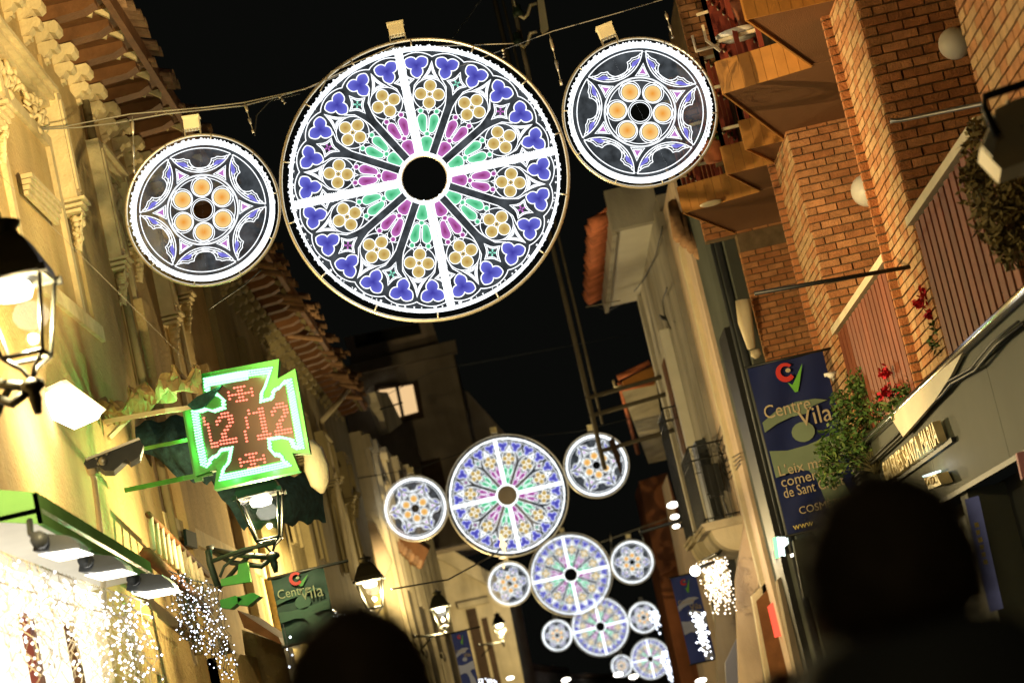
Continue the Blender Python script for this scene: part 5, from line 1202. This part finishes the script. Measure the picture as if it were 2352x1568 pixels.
slab('red_lit_sign', ((1764, 1392), (1786, 1372), (1806, 1456), (1781, 1463)), 36.4, .12, 'redglow', None, 'small glowing red shop sign low on the right beside the doorway', 'sign')
slab('dark_side_wall', ((1786, 1332), (1826, 1285), (1872, 1370), (1900, 1580), (1838, 1590)), 34, .4, 'darkbld', None, 'dark wall between the red sign and the big head', 'wall')
slab('grey_shop_panel', ((1822, 1240), (1895, 1225), (1915, 1350), (1848, 1374)), 30.4, .2, 'steelmat', None, 'grey shop panel hanging below the navy banner', 'panel')
slab('pale_door', ((1666, 1521), (1699, 1451), (1728, 1600), (1670, 1600)), 39.5, .15, 'bluepanel', None, 'pale grey blue door low on the right', 'door')
slab('dark_shop_recess', ((1640, 1290), (1700, 1300), (1745, 1580), (1650, 1590)), 41, .5, 'darkbld', None, 'dark shop recess behind the pale door', 'wall')
gs = thing('lit_cross_sign', 'small white and green lit sign below the navy banner', 'sign', P(1793, 1280, Y=33))
for pts, mm in ((((1776, 1234), (1784, 1232), (1790, 1279), (1783, 1281)), 'signg'), (((1784, 1232), (1809, 1233), (1812, 1247), (1801, 1256), (1804, 1276), (1797, 1274), (1790, 1279)), 'signw')):
    slab('sign_face', pts, 31.3, .1, mm, gs)
slab('spot_lamp', ((1816, 1272), (1823, 1270), (1823, 1277), (1817, 1278)), 31, .05, 'lampglow2', None, 'tiny bright spot lamp right of the small lit sign', 'lamp')
# orange house and corrugated roof
Or = thing('orange_house', 'terracotta orange house front beyond the beige house', 'building', P(1560, 1500, Y=82))
slab('wall', ((1468, 1105), (1532, 1085), (1580, 1250), (1660, 1620), (1580, 1640), (1500, 1260)), 82, 5, 'orange', Or)
slab('wall_strip', ((1532, 1090), (1552, 1180), (1590, 1190), (1640, 1400), (1690, 1640), (1640, 1640)), 57, 3, 'plasterpink', Or)
slab('string_course', ((1516, 1314), (1545, 1303), (1547, 1309), (1518, 1321)), 81.7, .2, 'orange', Or)
Cr = thing('corrugated_lean_to', 'pale corrugated roof with an orange beam jutting from the beige house', 'roof', P(1480, 950, Y=52))
b = MB(); vs = []
p00, p10, p11, p01 = P(1427, 895, Y=50), P(1505, 862, Y=50), P(1531, 1055, Y=56), P(1490, 1064, Y=56)
nn_ = 40
for j in range(nn_ + 1):
    t = j / nn_; a, c = p00.lerp(p01, t), p10.lerp(p11, t); dz_ = .05 * math.sin(t * 20 * 2 * math.pi)
    vs += [a + Vector((0, 0, dz_)), c + Vector((0, 0, dz_)), a + Vector((0, 0, dz_ + .03)), c + Vector((0, 0, dz_ + .03))]
b.add(vs, [(4 * j, 4 * j + 1, 4 * j + 5, 4 * j + 4) for j in range(nn_)] + [(4 * j + 2, 4 * j + 6, 4 * j + 7, 4 * j + 3) for j in range(nn_)], 0, False); b.build('corrugated_sheet', 'plaster3', Cr)
slab('orange_board', ((1430, 875), (1500, 838), (1505, 880), (1434, 893)), 49.6, .3, 'tileor', Cr)
b = MB(); b.tube([P(1418, 868, Y=49.5), P(1492, 832, Y=49.5)], .06, 6); b.tube([P(1427, 895, Y=49.5), P(1500, 878, Y=49.5)], .04, 6); b.tube([P(1423, 880, Y=50), P(1465, 1040, Y=56)], .05, 6); b.build('edge_beam', 'redtile', Cr)
b = MB(); b.tube([P(1408, 872, Y=49.4), P(1412, 888, Y=49.4), P(1428, 886, Y=49.4)], .025, 5); b.build('hook', 'cream', Cr)
# cable mast
Cm = thing('cable_mast', 'thin rusty wall mast with insulators and side arms crossing the second row right rosette', 'mast', P(1412, 1075, Y=47.5))
xm = P(1310, 740, Y=47.5).x
zb_ = P(1425, 1070, Y=47.5).z
b = MB(); b.tube([(xm, 47.5, zb_), (xm, 47.5, 17)], .05, 6); b.tube([(xm + .16, 47.5, 7.0), (xm + .16, 47.5, 17)], .028, 5); b.build('pole', 'mast', Cm)
for (z, dx) in ((P(1440, 1022, Y=47.5).z, 0), (P(1400, 945, Y=47.5).z, 0), (P(1390, 905, Y=47.5).z, 0)):
    b = MB(); b.tube([(xm - .05, 47.5, z), (3.40, 47.6, z + .1)], .045, 5); b.build('side_arm', 'mast', Cm)
b = MB(); q = P(1405, 1010, Y=47.4); b.prism([q + Vector(v) for v in ((-.06, 0, 0), (.05, 0, .05), (.09, 0, -.35), (.03, 0, -.75), (-.02, 0, -.4))], (0, .1, 0)); b.build('clamp_plate', 'wooddark', Cm)
It = thing('insulator_bracket', 'pale metal arm with two insulators and hooks at the top between the near wheels', 'insulator', P(1215, 60, Y=30))
slab('arm_plate', ((1232, -20), (1246, -20), (1260, 66), (1248, 76), (1242, 70)), 29.8, .08, 'cream', It)
for dy in (0, 65):
    b = MB(); b.tube([P(1233, 8 + dy * 1.0, Y=29.8), P(1218, 12 + dy, Y=29.8), P(1212, 34 + dy, Y=29.8), P(1203, 43 + dy, Y=29.8), P(1192, 36 + dy, Y=29.8)], .022, 6); b.build('hook', 'cream', It)
    b = MB(); b.lathe([(.04, -.05), (.07, -.04), (.07, .02), (.05, .03), (.055, .09), (.02, .12)], P(1190, 30 + dy, Y=29.8), 10); b.build('insulator', 'darkgreen', It)
b = MB(); b.tube([P(1172, -40, Y=29.9), P(1190, 60, Y=29.9), P(1218, 190, Y=29.9)], .03, 6); b.build('stay_pole', 'mast', It)
b = MB(); b.tube([P(1177, -10, Y=29.7), P(1184, 16, Y=29.7)], .012, 5); b.build('top_hook', 'cable', It)
wire('facade_cable', [P(1425, 690, Y=38), P(1345, 705, Y=38)], .010, 'loose cable end below the white eave panel', 'cable')
wire('facade_cable', [P(1522, 520, X=3.3), P(1505, 590, X=3.3), P(1480, 640, X=3.3), P(1440, 690, X=3.2), P(1400, 712, X=3.1), P(1350, 700, X=3.0)], .012, 'dark cable looping down in front of the pale eave panel', 'black')
wire('facade_cable', [P(1532, 660, X=3.25), P(1522, 690, X=3.25), P(1526, 720, X=3.25), P(1540, 755, X=3.25)], .012, 'dark cable on the grey wall with a black clip', 'black')
slab('junction_box', ((1514, 722), (1532, 728), (1538, 736), (1522, 733)), 43, .1, 'black', None, 'small black junction box on the grey wall', 'box')
wire('facade_cable', [P(1656, 1070, X=3.38), P(1664, 1150, X=3.38), P(1690, 1215, X=3.36), P(1650, 1270, X=3.0), P(1610, 1290, X=2.9)], .03, 'thick bundle of black cables draped below the iron balcony', 'black')
for k in range(4):
    wire('facade_cable', [P(1660 + k * 3, 960 + k * 30, X=3.4), P(1645 + k * 4, 1010 + k * 22, X=3.38), P(1665 + k * 3, 1060 + k * 14, X=3.38), P(1700, 1040 + k * 8, X=3.4)], .009, ('topmost', 'upper middle', 'lower middle', 'lowest')[k] + ' black cable strand of the tangle on the slate house corner', 'black', group='tangled cable strands')
for k, (x, y) in enumerate(((1545, 1159), (1550, 1186), (1553, 1208))):
    r = thing('tilted_floodlight', ('topmost', 'middle', 'lowest')[k] + ' of three white floodlights stacked on the orange house corner', 'lamp', P(x, y, Y=54), 'stacked floodlights')
    b = MB(); b.ball(P(x, y, Y=54), (.13, .10, .085)[k], 0, 12, 8, (1, .3, .55)); b.build('lens', 'lampglow2', r)
    b = MB(); b.tube([P(x, y, Y=54.1), P(x + 18, y - 3, Y=54.6)], .06, 6); b.tube([P(x + 18, y - 3, Y=54.6), P(x + 55, y - 16, Y=53)], .03, 5); b.build('bracket', 'dark', r)
b = MB(); b.tube([P(1470, 1222, Y=54.5), P(1560, 1195, Y=54.5), P(1600, 1170, Y=54.5)], .04, 5); b.build('support_truss', 'dark', None, 'dark bracket bar carrying the stacked floodlights', 'bracket')
# light bundles right
icicles('bright warm bundle of icicle lights hanging under the beige house balcony', 1606, 1288, 1662, 1278, 37.2, 37.6, 26, .88, 'bulbw', .015, 41, 420, 'letter', .05)
icicles('narrow bluish white bulb string hanging low right of the violet banner', 1597, 1402, 1606, 1404, 40, 40.2, 7, .82, 'bulb', .019, 43, 130, 'cream', .07)
sl = thing('street_spot_lamp', 'glaring spot lamp at the left of the warm icicle bundle', 'lamp', P(1597, 1308, Y=36.8)); b = MB(); b.ball(P(1597, 1310, Y=36.8), .08, 0, 12, 8); b.build('lens', 'lampglow', sl); b = MB(); b.tube([P(1605, 1303, Y=36.9), P(1640, 1290, Y=37.2)], .03, 6); b.build('arm', 'dark', sl)
plamp('spot_lamp_light', P(1597, 1312, Y=36.4), 28, (1, .85, .6), sl, .08)
icicles('far string of cold bulbs beside the farthest wheel', 1520, 1492, 1556, 1480, 120, 122, 14, 2.1, 'bulb', .05, 47, 150, 'cream', .15)
icicles('faint cluster of bulbs behind the right rim of the fourth row rosette', 1496, 1395, 1508, 1400, 101, 102, 6, 1.1, 'bulb', .04, 49, 30, 'black', .12)
icicles('tiny bluish bulbs at the bottom centre of the street', 1092, 1552, 1140, 1556, 52, 53, 8, .3, 'bulb', .016, 53, 40, 'dark', .05)
for k, (x, y) in enumerate(((1420, 1548), (1455, 1553), (1300, 1560), (1610, 1562), (1172, 1556))):
    b = MB(); b.ball(P(x, y, Y=(70, 80, 60, 36, 60)[k]), (.14, .16, .12, .09, .10)[k], 0, 10, 6, (1, .3, .45)); b.build('distant_street_lamp', 'lampglow2', None, ('glowing lamp under the left rosette of the fifth row', 'glowing lamp under the farthest wheel', 'glowing lamp at the bottom edge left of the fifth row', 'glowing lamp at the bottom edge below the bulb string', 'glowing lamp at the bottom edge under the pedimented house')[k], 'lamp')
# gold pendant
Gp = thing('gold_pendant', 'gilded finial pendant glowing in front of the lower rim of the second big wheel', 'ornament', P(1158, 1285, Y=38))
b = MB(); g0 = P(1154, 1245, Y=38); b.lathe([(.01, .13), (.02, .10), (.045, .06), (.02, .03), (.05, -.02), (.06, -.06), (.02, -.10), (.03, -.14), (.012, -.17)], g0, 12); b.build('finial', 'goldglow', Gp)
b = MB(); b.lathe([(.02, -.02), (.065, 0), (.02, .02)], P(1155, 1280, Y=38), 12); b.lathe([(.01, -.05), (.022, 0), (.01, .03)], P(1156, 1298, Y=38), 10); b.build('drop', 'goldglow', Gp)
# no street lamp stands here; the added projector beam lights the brick
# ------------------------------------------------------------------ PEOPLE
def person(loc, h, label, coat='coat', hair='hair', rz=0.0, hs=1.0, width=1.0, look=0.0):
    root = thing('person', label, 'person', loc); L_ = Vector(loc); s = h / 1.75
    V, E, Rr = [], [], []
    def j(x, y, z, r): V.append((x * s * width, y * s, z * s)); Rr.append(r * s); return len(V) - 1
    pel = j(0, 0, .95, .155); wst = j(0, .0, 1.10, .14); che = j(0, 0, 1.30, .165); shc = j(0, 0, 1.46, .155); nk = j(0, .0, 1.50, .062)
    E += [(pel, wst), (wst, che), (che, shc), (shc, nk)]
    for sg in (-1, 1):
        hp = j(.095 * sg, 0, .90, .095); kn = j(.10 * sg, -.02, .50, .062); an = j(.10 * sg, .01, .10, .045); to = j(.11 * sg, .20, .035, .038); E += [(pel, hp), (hp, kn), (kn, an), (an, to)]
        sh = j(.185 * sg, 0, 1.49, .10); el = j(.25 * sg, -.02, 1.14, .048); wr = j(.26 * sg, .12, .92, .032); pm = j(.265 * sg, .17, .85, .036); E += [(shc, sh), (sh, el), (el, wr), (wr, pm)]
        for f in range(4):
            a = j((.265 + (f - 1.5) * .010) * sg, .19 + (f - 1.5) * .012, .80, .0095); c = j((.262 + (f - 1.5) * .010) * sg, .195 + (f - 1.5) * .010, .765 - .004 * (f % 3), .008); E += [(pm, a), (a, c)]
        a = j(.235 * sg, .20, .83, .011); c = j(.225 * sg, .225, .80, .009); E += [(pm, a), (a, c)]
    me = bpy.data.meshes.new('body'); me.from_pydata(V, E, []); o = bpy.data.objects.new('body', me); COL.objects.link(o)
    mo = o.modifiers.new('skin', 'SKIN'); 
    for i, r in enumerate(Rr): me.skin_vertices[0].data[i].radius = (r, r * (.72 if i in (0, 1, 2, 3) else 1)); 
    me.skin_vertices[0].data[0].use_root = True
    o.modifiers.new('sub', 'SUBSURF').levels = 2
    bpy.context.view_layer.update()
    m2 = bpy.data.meshes.new_from_object(o.evaluated_get(bpy.context.evaluated_depsgraph_get())); bpy.data.objects.remove(o)
    m2.materials.clear()
    for q in (coat, 'jeans', 'skin'): m2.materials.append(M[q])
    for p in m2.polygons:
        c = p.center / s; p.material_index = 1 if (c.z < .92 and abs(c.x / width) < .2) else (2 if (c.z > 1.50 or (c.z < .90 and abs(c.x / width) > .2)) else 0); p.use_smooth = True
    put('body', m2, root, (0, 0, 0), (0, 0, rz))
    # collar, head, hair, ears
    T = Matrix.Rotation(rz + look, 3, 'Z')
    b = MB(); b.lathe([(.19 * s, 1.46 * s), (.165 * s, 1.52 * s), (.13 * s, 1.585 * s), (.105 * s, 1.60 * s), (.085 * s, 1.54 * s)], L_, 18, 0, Matrix.Rotation(rz, 3, 'Z')); b.build('collar', coat, root)
    hc = L_ + Vector((0, .02, 1.655)) * s if False else L_ + Vector((0, .015 * s, 1.645 * s))
    def ell(c, rx, ry, rz_, m, name, n=22, k=14, bump=0.0, zc=-9, seed=0):
        b = MB(); vs = []; rn = random.Random(seed)
        for i in range(k + 1):
            th = math.pi * i / k
            for jj in range(n):
                q = 2 * math.pi * jj / n; v = Vector((math.sin(th) * math.cos(q), math.sin(th) * math.sin(q), math.cos(th)))
                taper = 1 - .16 * max(0, -v.z); f = 1 + bump * mnoise.noise(v * 6 + Vector((seed, 0, 0)))
                vs.append(c + T @ Vector((v.x * rx * taper * f, v.y * ry * f, max(v.z, zc) * rz_ * f)))
        b.add(vs, [(i * n + jj, i * n + (jj + 1) % n, (i + 1) * n + (jj + 1) % n, (i + 1) * n + jj) for i in range(k) for jj in range(n)], 0, True)
        if name == 'hair':
            for i in range(900):
                v = Vector((rn.gauss(0, 1), rn.gauss(0, 1), abs(rn.gauss(0, 1)) - .35)).normalized()
                if v.z < -.4: continue
                p = c + T @ Vector((v.x * rx, v.y * ry, v.z * rz_)); o_ = T @ v; sd = o_.orthogonal().normalized() * .0025
                tip = p + o_ * rn.uniform(.006, .02) + Vector((rn.uniform(-.012, .012), rn.uniform(-.01, .01), rn.uniform(-.014, .004)))
                b.add([p - sd, p + sd, tip], [(0, 1, 2)])
        return b.build(name, m, root)
    hd = ell(hc, .077 * s * hs, .095 * s * hs, .118 * s * hs, 'skin', 'head')
    ell(hc + T @ Vector((0, -.012 * s, .014 * s)), .091 * s * hs, .103 * s * hs, .108 * s * hs, hair, 'hair', 30, 20, .07, -.42, 3)
    for sg in (-1, 1): b = MB(); b.ball(hc + T @ Vector((.083 * sg * s * hs, 0, -.015 * s)), .03 * s, 0, 8, 6, (.35, .7, 1)); b.build('ear', 'skin', hd)
    b = MB(); b.prism([hc + T @ (Vector(v) * s) for v in ((-.014, .088, -.02), (.014, .088, -.02), (0, .092, .03))], T @ Vector((0, .022 * s, -.004)), 0); b.build('nose', 'skin', hd)
    b = MB(); b.box(-.025 * s, .025 * s, .083 * s, .092 * s, -.060 * s, -.050 * s, 0, Matrix.Translation(hc) @ T.to_4x4()); b.build('mouth', 'redpaint', hd)
    for sg in (-1, 1): b = MB(); b.ball(hc + T @ Vector((.03 * sg * s, .083 * s, .008 * s)), .012 * s, 0, 8, 5); b.build('eye', 'white', hd)
    return root
def at_head(x, y, Y, h, *a, **k):
    p = P(x, y, Y=Y); return person((p.x, p.y, p.z - h * 1.645 / 1.75), h, *a, **k)
at_head(2062, 1352, 2.8, 1.72, 'person in a dark coat seen from behind, big blurred head at the lower right', hs=1.18, width=1.2)
at_head(838, 1612, 3.4, 1.72, 'person with dark hair seen from behind, blurred head at the bottom left of centre', hs=1.17)
at_head(1822, 1665, 5.2, 1.62, 'person with brown hair, top of the head just above the bottom edge', hair='hair2')
lantern(Vector((-2.2, -3.0, 4.0)), 1.0, 'added unseen lantern behind the camera, lighting the heads', 110, Vector((-3.2, -3.0, 4.0)))  # lantern added out of view to light the foreground heads
